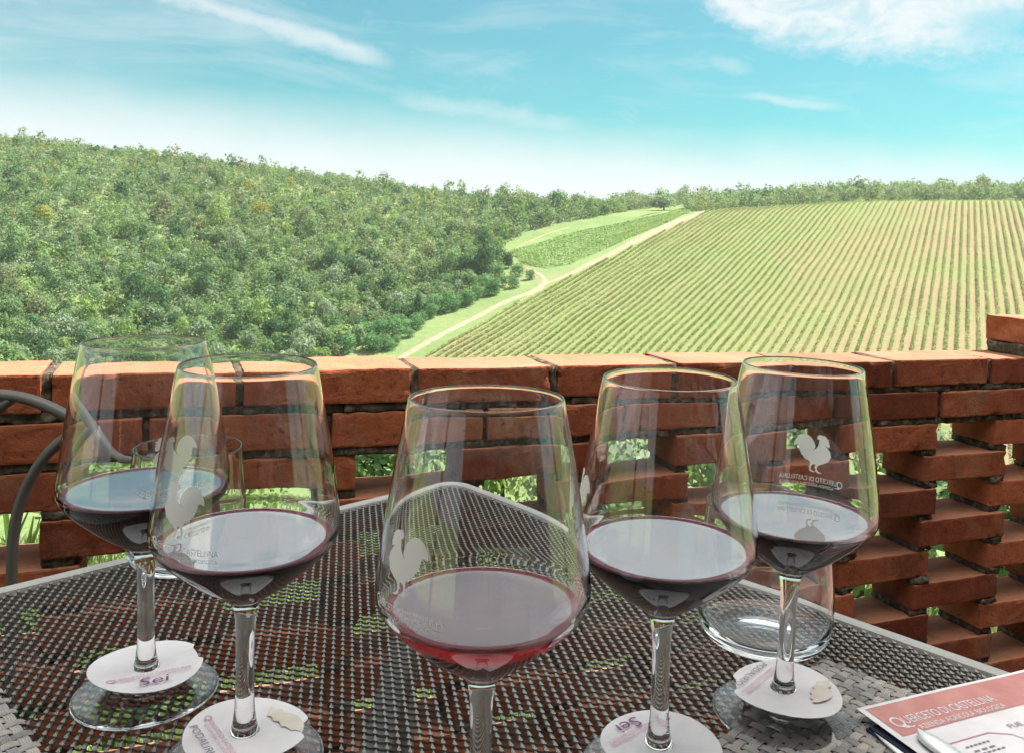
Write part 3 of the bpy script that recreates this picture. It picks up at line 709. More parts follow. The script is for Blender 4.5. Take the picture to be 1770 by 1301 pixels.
o = mesh_np('openwork_bricks', *pack(lb, GF), M_BRICK, None, smooth=False); wparent(o)
o = mesh_np('mortar', *pack(mb, GFm), M_MORTAR, None, smooth=True); wparent(o)
zb = WTOP-CH*10-BH-.002
pl = MB(); pl.add([wpt(t, q, z) for z in (-.02, zb) for q in (-.004, .126) for t in (-2.5, 2.6)], [(0, 2, 3, 1), (4, 5, 7, 6), (0, 1, 5, 4), (2, 6, 7, 3), (0, 4, 6, 2), (1, 3, 7, 5)])
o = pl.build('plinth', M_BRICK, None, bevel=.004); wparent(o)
# raised end pier standing on the coping, far right
pb = []; pm = []
pm.append(rough_box(1.238, 1.50, .010, .118, WTOP-.001, WTOP+.026, rngw, .003, .003, 3, GVm))
pm.append(rough_box(1.49, 1.75, .010, .118, WTOP-.001, WTOP+.026, rngw, .003, .003, 3, GVm))
pb.append(rough_box(1.248, 1.498, .000, .130, WTOP+.026, WTOP+.085, rngw, chips=2)); pb.append(rough_box(1.506, 1.756, .000, .130, WTOP+.026, WTOP+.085, rngw, chips=2))
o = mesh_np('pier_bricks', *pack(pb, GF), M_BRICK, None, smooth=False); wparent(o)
o = mesh_np('pier_mortar', *pack(pm, GFm), M_MORTAR, None, smooth=True); wparent(o)

# ------------------------------------------------------------------ terrace floor, house, awning and added porch roof (behind the camera)
def mat_floor():
    q = NT('terracotta_floor'); v = objco(q)
    bt = q.n('ShaderNodeTexBrick'); bt.inputs['Scale'].default_value = 3.6; bt.inputs['Mortar Size'].default_value = .012
    bt.inputs['Color1'].default_value = (.12, .05, .033, 1); bt.inputs['Color2'].default_value = (.16, .07, .045, 1); bt.inputs['Mortar'].default_value = (.10, .085, .07, 1)
    q.l(v, bt.inputs['Vector']); n = noise(q, 7, 6, .7, v); r = ramp(q.t, [(.3, (.6, .6, .6)), (.7, (1.1, 1.1, 1.1))]); q.l(n.outputs['Fac'], r.inputs[0])
    b = q.n('ShaderNodeBsdfPrincipled'); q.l(mixc(q.t, 1.0, bt.outputs[0], r.outputs[0], 'MULTIPLY'), b.inputs['Base Color']); b.inputs['Roughness'].default_value = .85
    q.l(b.outputs[0], q.out.inputs[0]); return q.m
fl = MB(); fl.add([wpt(t, q, z) for z in (-1.6, 0) for q in (-5.2, .22) for t in (-3.4, 3.6)], [(0, 2, 3, 1), (4, 5, 7, 6), (0, 1, 5, 4), (2, 6, 7, 3), (0, 4, 6, 2), (1, 3, 7, 5)])
tag(fl.build('terrace_floor', mat_floor()), kind='structure')
def mat_cloth():
    q = NT('white_awning_cloth'); d = q.n('ShaderNodeBsdfDiffuse'); d.inputs[0].default_value = (.82, .80, .77, 1); t = q.n('ShaderNodeBsdfTranslucent'); t.inputs[0].default_value = (.86, .84, .82, 1)
    m = q.n('ShaderNodeMixShader'); m.inputs[0].default_value = .80; q.l(d.outputs[0], m.inputs[1]); q.l(t.outputs[0], m.inputs[2]); q.l(m.outputs[0], q.out.inputs[0]); return q.m
aw = empty('awning', wpt(0, -1.75, 2.7)); tag(aw, 'white cloth awning let out from the added porch roof over the table', 'awning')
def ap(o, par): o.parent = par; o.matrix_parent_inverse = Matrix.Translation(-par.location); return o
qf, qb = .05, -1.75
b = MB(); NQ, NTt = 10, 24; VV = []
for i in range(NQ+1):
    for j in range(NTt+1):
        q = qb+(qf-qb)*i/NQ; t = -2.4+5.8*j/NTt; VV.append(wpt(t, q, 2.66-.30*i/NQ-.03*math.sin(math.pi*i/NQ)-WS*t))
b.add(VV, [(i*(NTt+1)+j, i*(NTt+1)+j+1, (i+1)*(NTt+1)+j+1, (i+1)*(NTt+1)+j) for i in range(NQ) for j in range(NTt)])
ap(b.build('cloth', mat_cloth(), None, True), aw)
b = MB(); b.tube([wpt(-2.4, qf, 2.355-.024), wpt(3.4, qf, 2.355+.034)], .022, 10); ap(b.build('front_bar', M_RIM, None, True), aw)
for t in (-2.2, 3.2):
    b = MB(); b.tube([wpt(t, qb+.03, 2.6), wpt(t+.3, (qb+qf)/2, 2.45), wpt(t, qf, 2.33)], .018, 8); ap(b.build('folding_arm', M_RIM, None, True), aw)
M_PLASTER = mat_rough('brown_plaster', [(.3, (.14, .095, .06)), (.7, (.20, .14, .095))], 2, .95, .3, 30, .004, .1)
M_GREEN = mat_plain('green_shutter_paint', (.05, .09, .06), .6)
hs = empty('house', wpt(0, -3.7, 0)); tag(hs, 'brown plastered house front with green shutters and an added porch roof blocking the sky', 'house')
def wbox(B, t0, t1, q0, q1, z0, z1): B.add([wpt(t, q, z) for z in (z0, z1) for q in (q0, q1) for t in (t0, t1)], [(0, 2, 3, 1), (4, 5, 7, 6), (0, 1, 5, 4), (2, 6, 7, 3), (0, 4, 6, 2), (1, 3, 7, 5)])
b = MB(); wbox(b, -3.4, -1.15, -3.95, -3.65, 0, 4.2); wbox(b, -.05, 1.5, -3.95, -3.65, 0, 4.2); wbox(b, 2.5, 3.6, -3.95, -3.65, 0, 4.2); wbox(b, -1.15, -.05, -3.95, -3.65, 2.2, 4.2); wbox(b, 1.5, 2.5, -3.95, -3.65, 2.1, 4.2); wbox(b, 1.5, 2.5, -3.95, -3.65, 0, .9)
ap(b.build('house_walls', M_PLASTER), hs)
b = MB(); wbox(b, -3.5, 3.7, -3.65, -1.72, 2.68, 2.80)  # opaque porch roof added to block the sky and darken glass reflections
for k in range(15): wbox(b, -3.45+k*.5, -3.37+k*.5, -3.64, -1.73, 2.56, 2.679)
ap(b.build('added_porch_roof', mat_plain('dark_stained_wood', (.07, .045, .03), .7)), hs)
for t in (-3.4, 3.5):
    b = MB(); wbox(b, t, t+.14, -1.90, -1.76, 0, 2.55); ap(b.build('added_porch_post', mat_plain('dark_post_wood', (.07, .045, .03), .7)), hs)
b = MB(); wbox(b, -1.15, -.05, -3.93, -3.88, 0, 2.2); ap(b.build('door', M_GREEN), hs)
b = MB(); wbox(b, 1.5, 2.5, -3.93, -3.9, .9, 2.1); ap(b.build('window_pane', mat_plain('dark_window', (.03, .035, .04), .05)), hs)
for t in (.98, 2.52):
    b = MB(); wbox(b, t, t+.5, -3.64, -3.60, .88, 2.12)
    for k in range(16): wbox(b, t+.04, t+.46, -3.60, -3.59, .94+k*.072, .985+k*.072)
    ap(b.build('shutter', M_GREEN), hs)

# ================================================================== TABLE
TC = np.array([-.0759, .9724]); TA = -2.341; TB = TA+math.pi/2
ua = np.array([math.cos(TA), math.sin(TA)]); ub = np.array([math.cos(TB), math.sin(TB)]); TSZ = 1.10
def tpt(a, b, z=0): p = TC+ua*a+ub*b; return np.array([p[0], p[1], TZ+z])
table = empty('metal_table', (*(TC+(ua+ub)*TSZ/2), 0)); tag(table, 'dark expanded steel mesh table with grey rim, carrying the wine glasses', 'table')
def tp(o): return ap(o, table)
# expanded-metal sheet: diamonds with the long way along ub
LW, SW = .0111*1.0, .00755
na_, nb_ = int(TSZ/SW)+1, int(TSZ/LW)+1
P = []
rows_i = []
pts = {}
ii, jj = np.meshgrid(np.arange(-2, 2*na_+2), np.arange(-2, nb_+2), indexing='ij')
pa = ii*SW/2; pb_ = jj*LW+(ii % 2)*LW/2
inn = (pa > .010) & (pa < TSZ-.010) & (pb_ > .010) & (pb_ < TSZ-.010)
N0 = np.stack([pa, pb_], -1)[inn]                                   # node positions in table axes
rngm = np.random.default_rng(3)
N0 = N0+rngm.normal(0, .00008, N0.shape)
def to3(A, z): Q = TC+A[:, :1]*ua+A[:, 1:2]*ub; return np.column_stack([Q, TZ+z])
VL, FL = [], []; base_i = 0
for sgn in (1, -1):   # strands leaving every node towards +a, +-b
    S = N0; D = np.array([SW/2, sgn*LW/2]); E_ = S+D; ok = (E_[:, 0] < TSZ-.008) & (E_[:, 1] > .008) & (E_[:, 1] < TSZ-.008); S = S[ok]; E_ = E_[ok]; n = len(S)
    dn = D/np.linalg.norm(D); pn = np.array([-dn[1], dn[0]]); w = .00052; 
    # a flat ribbon twisted on edge: lower near side, higher far side
    def sec(Q, up, wd): return [to3(Q+pn*wd, np.full(n, -.0003+up)), to3(Q-pn*wd, np.full(n, -.0012+up)), to3(Q-pn*wd*1.1, np.full(n, -.0024+up)), to3(Q+pn*wd*.9, np.full(n, -.0017+up))]
    k = [sec(S, .0002, w*1.15), sec((S+E_)/2, -.0003, w*.95), sec(E_, .0002, w*1.15)]
    Vv = np.stack([v for s in k for v in s], 1)      # n,12,3
    f = np.array([(0+4*a+c, 0+4*a+(c+1) % 4, 4+4*a+(c+1) % 4, 4+4*a+c) for a in range(2) for c in range(4)])
    VL.append(Vv.reshape(-1, 3)); FL.append((np.arange(n)[:, None, None]*12+f[None]+base_i).reshape(-1, 4)); base_i += 12*n
# raised knuckles at the nodes: small tilted kites that catch the sky
n = len(N0)
ca = np.array([-SW/2, -LW/2]); ca /= np.linalg.norm(ca); ra = np.array([-SW/2, LW/2]); ra /= np.linalg.norm(ra)
kn = [(ca*.0027, .0004), (ra*.0015-ca*.0005, -.0003), (-ca*.0009, -.0005), (-ra*.0015-ca*.0005, -.0003)]
Vv = np.stack([to3(N0+o_, np.full(n, z+.0006)) for o_, z in kn]+[to3(N0+o_*.85, np.full(n, z-.0014)) for o_, z in kn], 1)
f = np.array([(0, 1, 2, 3), (0, 4, 5, 1), (1, 5, 6, 2), (2, 6, 7, 3), (3, 7, 4, 0)])
VL.append(Vv.reshape(-1, 3)); FL.append((np.arange(n)[:, None, None]*8+f[None]+base_i).reshape(-1, 4))
tp(mesh_np('mesh_top', np.concatenate(VL), np.concatenate(FL), M_TABLE))
# rim: rounded-corner flat bar
def rounded_loop(s0, s1, rad, n=8):
    L = []
    for (cx, cy, a0) in ((s1-rad, s1-rad, 0), (s0+rad, s1-rad, 90), (s0+rad, s0+rad, 180), (s1-rad, s0+rad, 270)):
        for k in range(n+1): A = R(a0+90*k/n); L.append((cx+rad*math.cos(A), cy+rad*math.sin(A)))
    return L
sect = [(0, -.016), (0, -.002), (.0015, .0012), (.004, .0022), (.010, .0022), (.0125, .0012), (.0135, -.002), (.0135, -.016)]   # inset, z
VV = []; 
for (ins, z) in sect: VV.append([tpt(a, b_, z) for a, b_ in rounded_loop(ins-.004, TSZ+.004-ins, .034-ins*.7)])
m_ = len(VV[0]); Vr = np.array(VV).reshape(-1, 3); I = np.arange(len(Vr)).reshape(-1, m_); J = np.roll(I, -1, 1); I2 = np.roll(I, -1, 0); J2 = np.roll(J, -1, 0)
tp(mesh_np('rim', Vr, np.stack([I, J, J2, I2], -1).reshape(-1, 4)[:, ::-1], M_RIM, smooth=False))
# frame below: two crossing bars and four legs
b = MB(); bw = .013
def bar(B, p0, p1, w, z0, z1):
    d = (p1-p0)[:2]; d = d/np.linalg.norm(d); nn_ = np.array([-d[1], d[0]])*w/2
    B.add([(p0[0]+s*nn_[0], p0[1]+s*nn_[1], z) for z in (z0, z1) for s in (-1, 1)]+[(p1[0]+s*nn_[0], p1[1]+s*nn_[1], z) for z in (z0, z1) for s in (-1, 1)],
          [(0, 1, 3, 2), (4, 6, 7, 5), (0, 4, 5, 1), (2, 3, 7, 6), (0, 2, 6, 4), (1, 5, 7, 3)])
bar(b, np.array([-.078, .61]), np.array([-.055, -.42]), .019, TZ-.030, TZ-.006)
tp(b.build('cross_bar', M_TABLE, None, bevel=.002))
for (a, c) in ((.09, .09), (TSZ-.09, .09), (.09, TSZ-.09), (TSZ-.09, TSZ-.09)):
    p = tpt(a, c); cc = TC+(ua+ub)*TSZ/2; f_ = p[:2]+(p[:2]-cc)*.05
    if (a, c) == (.09, .09): continue
    bb_ = MB(); bb_.tube([(p[0], p[1], TZ-.012), (p[0], p[1], TZ-.1), (f_[0], f_[1], .0)], .014, 10); tp(bb_.build('leg', M_TABLE, None, True))
p = np.array([-.078, .60]); bb_ = MB(); bb_.tube([(p[0], p[1], TZ-.02), (p[0]-.004, p[1]-.02, .35), (p[0]-.01, p[1]-.06, .0)], .012, 10); tp(bb_.build('leg', M_TABLE, None, True))

# ================================================================== TEXT
def text_arrays(s, size=1, shear=0, cell=None):
    cu = bpy.data.curves.new('t', 'FONT'); cu.body = s; cu.size = size; cu.shear = shear; cu.resolution_u = 3
    ob = bpy.data.objects.new('t', cu); col.objects.link(ob); bpy.context.view_layer.update()
    me = bpy.data.meshes.new_from_object(ob.evaluated_get(bpy.context.evaluated_depsgraph_get()))
    bm = bmesh.new(); bm.from_mesh(me); bpy.data.objects.remove(ob); bpy.data.meshes.remove(me); bpy.data.curves.remove(cu)
    bmesh.ops.triangulate(bm, faces=bm.faces)
    return bm
def bm_fit(bm, x0, x1, ybase, height=None):
    xs = [v.co.x for v in bm.verts]; k = (x1-x0)/(max(xs)-min(xs)); ky = k
    if height: ys = [v.co.y for v in bm.verts]; ky = height/(max(ys)-min(0, min(ys)))
    mx = min(xs)
    for v in bm.verts: v.co.x = x0+(v.co.x-mx)*k; v.co.y = ybase+v.co.y*ky
    return bm
def bm_join(lst):
    o = bmesh.new()
    for b_ in lst:
        me = bpy.data.meshes.new('j'); b_.to_mesh(me); o.from_mesh(me); bpy.data.meshes.remove(me); b_.free()
    return o
def brand_bm(x0, x1, y, h, sub=True):
    """the estate's two lines: a large swash initial, small capitals, and the line below"""
    W = x1-x0
    parts = [bm_fit(text_arrays('Q'), x0, x0+W*.10, y-h*.25, h*1.75), bm_fit(text_arrays('UERCETO DI CASTELLINA'), x0+W*.105, x1, y, h)]
    sw = bmesh.new(); vs = [sw.verts.new((x0+W*a, y+h*b_, 0)) for a, b_ in ((.055, .05), (.075, -.35), (.115, -.55), (.14, -.45), (.14, -.36), (.112, -.42), (.085, -.22), (.075, .05))]; sw.faces.new(vs).normal_update(); bmesh.ops.triangulate(sw, faces=sw.faces); parts.append(sw)
    if sub: parts.append(bm_fit(text_arrays('AZIENDA AGRICOLA BIOLOGICA'), x0+W*.15, x1-W*.005, y-h*1.05, h*.62))
    return bm_join(parts)
def bm_obj(bm, name, mat, parent, fn, cut=0, thick=0):
    if cut:
        xs = [v.co.x for v in bm.verts]; x = min(xs)+cut
        while x < max(xs):
            bmesh.ops.bisect_plane(bm, geom=bm.verts[:]+bm.edges[:]+bm.faces[:], plane_co=(x, 0, 0), plane_no=(1, 0, 0)); x += cut
    for v in bm.verts: v.co = Vector(fn(v.co.x, v.co.y))
    me = bpy.data.meshes.new(name); bm.to_mesh(me); bm.free(); me.materials.append(mat)
    o = bpy.data.objects.new(name, me); col.objects.link(o); o.parent = parent; return o
ROO = [(1060, 215), (1075, 240), (1100, 228), (1110, 240), (1140, 232), (1175, 245), (1195, 270), (1205, 285), (1250, 292), (1215, 312), (1228, 325), (1252, 338), (1225, 345), (1245, 370), (1247, 405), (1225, 428), (1200, 425), (1175, 402), (1165, 408), (1180, 425), (1215, 455), (1245, 490), (1258, 520), (1255, 545), (1268, 570), (1262, 605), (1245, 610), (1235, 650), (1200, 690), (1150, 715), (1100, 745), (1060, 765), (1035, 785), (1018, 810), (1015, 850), (1040, 880), (1105, 905), (1060, 915), (1010, 900), (990, 880), (988, 835), (955, 820), (985, 812), (985, 765), (965, 760), (935, 775), (918, 800), (910, 860), (940, 880), (990, 895), (950, 908), (900, 895), (885, 875), (888, 830), (860, 815), (890, 808), (895, 740), (860, 700), (825, 700), (830, 680), (790, 685), (795, 650), (768, 650), (775, 620), (735, 625), (742, 590), (720, 590), (728, 558), (695, 545), (712, 525), (690, 500), (700, 475), (682, 470), (690, 450), (655, 450), (610, 465), (600, 440), (612, 392), (640, 340), (680, 290), (740, 255), (800, 250), (860, 265), (920, 310), (960, 370), (985, 440), (975, 480), (945, 525), (985, 490), (1020, 450), (1040, 410), (1045, 360), (1060, 320), (1040, 315), (1015, 315), (1025, 295), (1003, 290), (1020, 275), (1010, 255), (1035, 260), (1030, 230), (1055, 245)]
def rooster_bm(xc, y0, h):
    k = h/700.; bm = bmesh.new()
    vs = [bm.verts.new((xc-(x-935)*k, y0+(915-y)*k, 0)) for x, y in ROO]    # seen from outside it faces left
    bm.faces.new(vs).normal_update(); bmesh.ops.triangulate(bm, faces=bm.faces, ngon_method='EAR_CLIP'); return bm

# ================================================================== WINE GLASSES
HG = .215
OUT = [(.0405, .0003), (.0417, .0012), (.0408, .0024), (.034, .0040), (.026, .0062), (.018, .0095), (.0115, .0130), (.0082, .0165), (.0066, .0205), (.0056, .0270), (.0050, .036), (.0048, .052), (.0049, .068), (.0054, .079), (.0066, .0862), (.0092, .0900), (.0150, .0945), (.0235, .1005), (.0325, .1080), (.0405, .1155), (.0455, .1215), (.0476, .1262), (.0480, .1310), (.0474, .1380), (.0455, .1520), (.0428, .1700), (.0388, .1930), (.0354, .2110), (.0346, .2144)]
INN = [(.0335, .2144), (.0345, .2108), (.0379, .1930), (.0418, .1700), (.0445, .1520), (.0463, .1385), (.0468, .1313), (.0462, .1268), (.0441, .1222), (.0391, .1163), (.0312, .1090), (.0222, .1016), (.0138, .0962), (.0075, .0934), (.0030, .0924), (.0, .0922)]
outc = np.array(catmull(OUT, 5)); innc = np.array(catmull(INN, 5)); innc[:, 0] = np.maximum(innc[:, 0], 0)
def r_out(z): i = np.argsort(outc[25:, 1]); return float(np.interp(z, outc[25:, 1][i], outc[25:, 0][i]))
def r_in(z): i = np.argsort(innc[:, 1]); return float(np.interp(z, innc[:, 1][i], innc[:, 0][i]))
def lathe(name, prof, mats, mi_fn, parent=None, seg=96):
    prof = np.asarray(prof); A = np.linspace(0, 2*math.pi, seg, endpoint=False); V = []; idx = []; F3 = []; F4 = []; m3 = []; m4 = []
    for r_, z in prof:
        if r_ < 1e-7: idx.append([len(V)]*seg); V.append((0, 0, z))
        else: idx.append(list(range(len(V), len(V)+seg))); V += [(r_*math.cos(a), r_*math.sin(a), z) for a in A]
    for i in range(len(prof)-1):
        m = mi_fn(i)
        for k in range(seg):
            k2 = (k+1) % seg; a, b_, c, d = idx[i][k], idx[i][k2], idx[i+1][k2], idx[i+1][k]
            if a == b_: F3.append((a, c, d)); m3.append(m)
            elif c == d: F3.append((a, b_, c)); m3.append(m)
            else: F4.append((a, b_, c, d)); m4.append(m)
    return mesh_np(name, V, [np.array(F4), np.array(F3)] if F3 else [np.array(F4)], mats, parent, m4+m3, smooth=True)
GL = dict(
 A=dict(p=(-.2208, .5097), t=(-.019, .006), w=.1264, logo=(21, .1405, .0262, .1315), lab='half filled red wine glass at the far left, its rim above the wall coping'),
 B=dict(p=(-.1410, .4473), t=(.0007, -.0216), w=.1226, logo=(-40, .1385, .0262, .1285), lab='red wine glass second from the left, overlapping the far left glass'),
 C=dict(p=(-.0112, .3751), t=(-.0168, .020), w=.1216, logo=(-44, .1385, .0262, .1275), lab='nearest red wine glass in the middle, with paler see-through wine'),
 D=dict(p=(.0813, .4500), t=(-.0169, -.012), w=.1250, logo=(-74, .1405, .0262, .1310), lab='red wine glass just right of the middle one, rooster at its left edge'),
 E=dict(p=(.1666, .5114), t=(.0032, -.0053), w=.1240, logo=(168, .1395, .0262, .1302), lab='red wine glass at the far right standing partly on the woven placemat, mirrored rooster showing'))
WL = dict(A='dark red wine in the far left glass, reflecting pale sky', B='dark red wine in the second glass from the left', C='translucent ruby wine in the nearest, middle glass', D='dark red wine in the glass right of the middle one', E='dark red wine in the far right glass, mirroring the rooster emblem')
glass_tf = {}
for k, g_ in GL.items():
    wl = g_['w']; rt_ = empty('wine_glass', (*g_['p'], TZ+.0005)); rt_.rotation_euler = (-g_['t'][1], g_['t'][0], 0); tag(rt_, g_['lab'], 'wine glass', 'wine glasses on the mesh table')
    inn = [tuple(p) for p in innc]; j = next(i for i, p in enumerate(inn) if p[1] < wl); inn.insert(j, (r_in(wl), wl))
    prof = [(0, .0085), (.005, .0080), (.010, .0066), (.018, .0041), (.026, .0022), (.034, .0009), (.0392, .0003)]+[tuple(p) for p in outc]+[(.0343, .2150), (.0338, .2150)]+inn
    n_out = len(prof)-len(inn)+j
    lathe('glass_body', prof, [M_GLASS, M_GLASSWINE], lambda i: 1 if i >= n_out else 0, rt_)
    # printed emblem and lettering wrapped on the outside of the bowl; local angle 0 = towards the viewer
    az_, zr, hr, ztx = g_['logo']; ph0 = math.atan2(-g_['p'][1], -g_['p'][0])+R(az_)
    def wrap(x, y, ph0=ph0):
        rr = r_out(y)+.00012; a = ph0+x/r_out(.14); return (rr*math.cos(a), rr*math.sin(a), y)
    bm_obj(rooster_bm(0, zr, hr), 'rooster_emblem', M_FROST, rt_, wrap, .0012)
    bm_obj(brand_bm(-.0205, .0205, ztx+.0035, .0031), 'lettering', M_FROST, rt_, wrap, .0012)
    # the wine
    wi = [tuple(p) for p in innc[::-1] if p[1] < wl-.0004]; wi = [(max(p[0]-.00012, 0), p[1]+.00012) for p in wi]; rw = r_in(wl)-.00012
    wp = wi+[(rw, wl-.0002), (rw-.0001, wl+.0009), (rw-.0005, wl+.00055), (rw-.0011, wl+.00025), (rw-.0020, wl+.00008), (rw-.0032, wl), (rw*.6, wl), (0, wl)]
    nside = len(wi)+1
    wo = lathe('red_wine', wp, [M_WINESIDE_C, M_WINETOP_C, M_WINERIM_C] if k == 'C' else [M_WINESIDE, M_WINETOP, M_WINERIM], lambda i: 0 if i < nside-1 else 2 if i < len(wp)-3 else 1, None)
    wo.location = rt_.location; wo.rotation_euler = rt_.rotation_euler; tag(wo, WL[k], 'wine', 'wine in the glasses')
    glass_tf[k] = rt_

# paper collars lying on the glass feet
ZT = .0172
def tag_collar(k, p0, p1, label, lines, notch, pic):
    g_ = GL[k]; rt_ = empty('paper_collar', (*g_['p'], TZ+ZT)); tag(rt_, label, 'paper tag', 'paper collars on the glass feet')
    a = on_z(*p0, TZ+ZT); b_ = on_z(*p1, TZ+ZT); ang = math.atan2(b_[1]-a[1], b_[0]-a[0]); rt_.rotation_euler = (random.uniform(-.02, .02), random.uniform(-.02, .02), ang)
    n_ = 96; th = np.linspace(0, 2*math.pi, n_, endpoint=False)
    d = np.abs((np.degrees(th)-notch+180) % 360-180); ro = .0325-.0030*np.clip((16-d)/3, 0, 1); cx_, cy_ = 0, .0015
    z = .0004*np.sin(th*2+1)
    RR = np.linspace(0, 1, 8); VV = []
    for s_ in (1, 0):
        for q in RR: rr = .0078*(1-q)+ro*q; VV.append(np.column_stack([cx_*q+rr*np.cos(th), cy_*q+rr*np.sin(th), z*q*q*3+.0003*s_-.0000]))
    VV = np.concatenate(VV); I = np.arange(len(VV)).reshape(2, 8, n_); J = np.roll(I, -1, 2)
    F = [np.stack([I[0, :-1], I[0, 1:], J[0, 1:], J[0, :-1]], -1).reshape(-1, 4), np.stack([I[1, :-1], J[1, :-1], J[1, 1:], I[1, 1:]], -1).reshape(-1, 4), np.stack([I[0, -1], I[1, -1], J[1, -1], J[0, -1]], -1), np.stack([I[0, 0], J[0, 0], J[1, 0], I[1, 0]], -1)]
    mesh_np('card', VV, np.concatenate(F), M_PAPER, rt_, smooth=False)
    fn = lambda x, y: (x, y, .0011)
    for nm, bm, m in lines(): bm_obj(bm, nm, m, rt_, fn)
    if pic:
        bm = bmesh.new(); vs = [bm.verts.new((x, y, 0)) for x, y in pic]; bm.faces.new(vs).normal_update(); bmesh.ops.triangulate(bm, faces=bm.faces); bm_obj(bm, 'printed_picture', M_TAGPIC, rt_, lambda x, y: (x, y, .0010))
    return rt_
def two(word, x0, x1, h, shear=0, caps=True):
    def f():
        return [('estate_lettering', brand_bm(-.0235, .0235, -.0135, .0026), M_PINKINK), ('wine_name', bm_fit(text_arrays(word, 1, shear), x0, x1, -.0245 if not caps else -.0235, h), M_PURPLE if not caps else M_GREYINK)]
    return f
pic1 = [(-.031, -.004), (-.0315, .003), (-.028, .0075), (-.023, .0085), (-.021, .0068), (-.016, .0072), (-.0115, .0060), (-.0125, .0035), (-.011, .0018), (-.014, .0002), (-.0165, -.0030), (-.0185, -.0024), (-.021, -.0060), (-.0235, -.0050), (-.026, -.0085), (-.0275, -.0070)]
pic2 = [(-.014, .0205), (-.009, .0215), (-.008, .0245), (-.004, .0232), (-.001, .0268), (.004, .0290), (.010, .0285), (.0155, .0262), (.0185, .0235), (.0150, .0222), (.0148, .0200), (.0095, .0192), (.0085, .0172), (.0030, .0180), (.0010, .0158), (-.0035, .0165), (-.006, .0150), (-.0095, .0172)]
tag_collar('A', (182, 1182), (329, 1150), 'white paper collar lettered Sei on the foot of the far left glass', two('Sei', -.007, .010, .0085, .15, False), 5, None)
tag_collar('B', (365, 1235), (412, 1301), 'white paper collar lettered PODALIRIO on the foot of the second glass from the left', two('PODALIRIO', -.018, .018, .0042), 60, pic2)
tag_collar('C', (800, 1330), (880, 1330), 'white paper collar on the foot of the nearest, middle glass', two('Sei', -.007, .010, .0085, .15, False), 100, None)
tag_collar('D', (1092, 1270), (1058, 1288), 'white paper collar with upside-down Sei on the glass foot right of the middle', two('Sei', -.007, .010, .0085, .15, False), 70, None)
tag_collar('E', (1318, 1166), (1272, 1202), 'white paper collar on the far right glass foot, lettering running down to the left', two('PODALIRIO', -.018, .018, .0042), 300, [(x-.014, y-.003) for x, y in pic2])

# ------------------------------------------------------------------ water tumblers
TO = [(.030, .0004), (.0385, .0015), (.0440, .0065), (.0468, .0150), (.0476, .0280), (.0468, .0480), (.0450, .0700), (.0434, .0900), (.0430, .0975)]
TI = [(.0418, .0975), (.0421, .0900), (.0436, .0700), (.0453, .0480), (.0459, .0300), (.0448, .0170), (.0405, .0100), (.0300, .0066), (.0150, .0055), (0, .0053)]
for (px, py, lab) in ((1318, 1104, 'empty clear water tumbler behind the far right wine glass'), (322, 972, 'empty clear water tumbler half hidden behind the two left wine glasses')):
    p = on_z(px, py, TZ); prof = [(0, .0022), (.015, .0018), (.024, .0006)]+[tuple(q) for q in catmull(TO, 6)]+[(.0427, .0982), (.0421, .0982)]+[(max(q[0], 0), q[1]) for q in catmull(TI, 6)]
    o = lathe('water_tumbler', prof, [M_GLASS], lambda i: 0); o.location = (p[0], p[1], TZ+.0006); tag(o, lab, 'tumbler', 'water tumblers on the table')

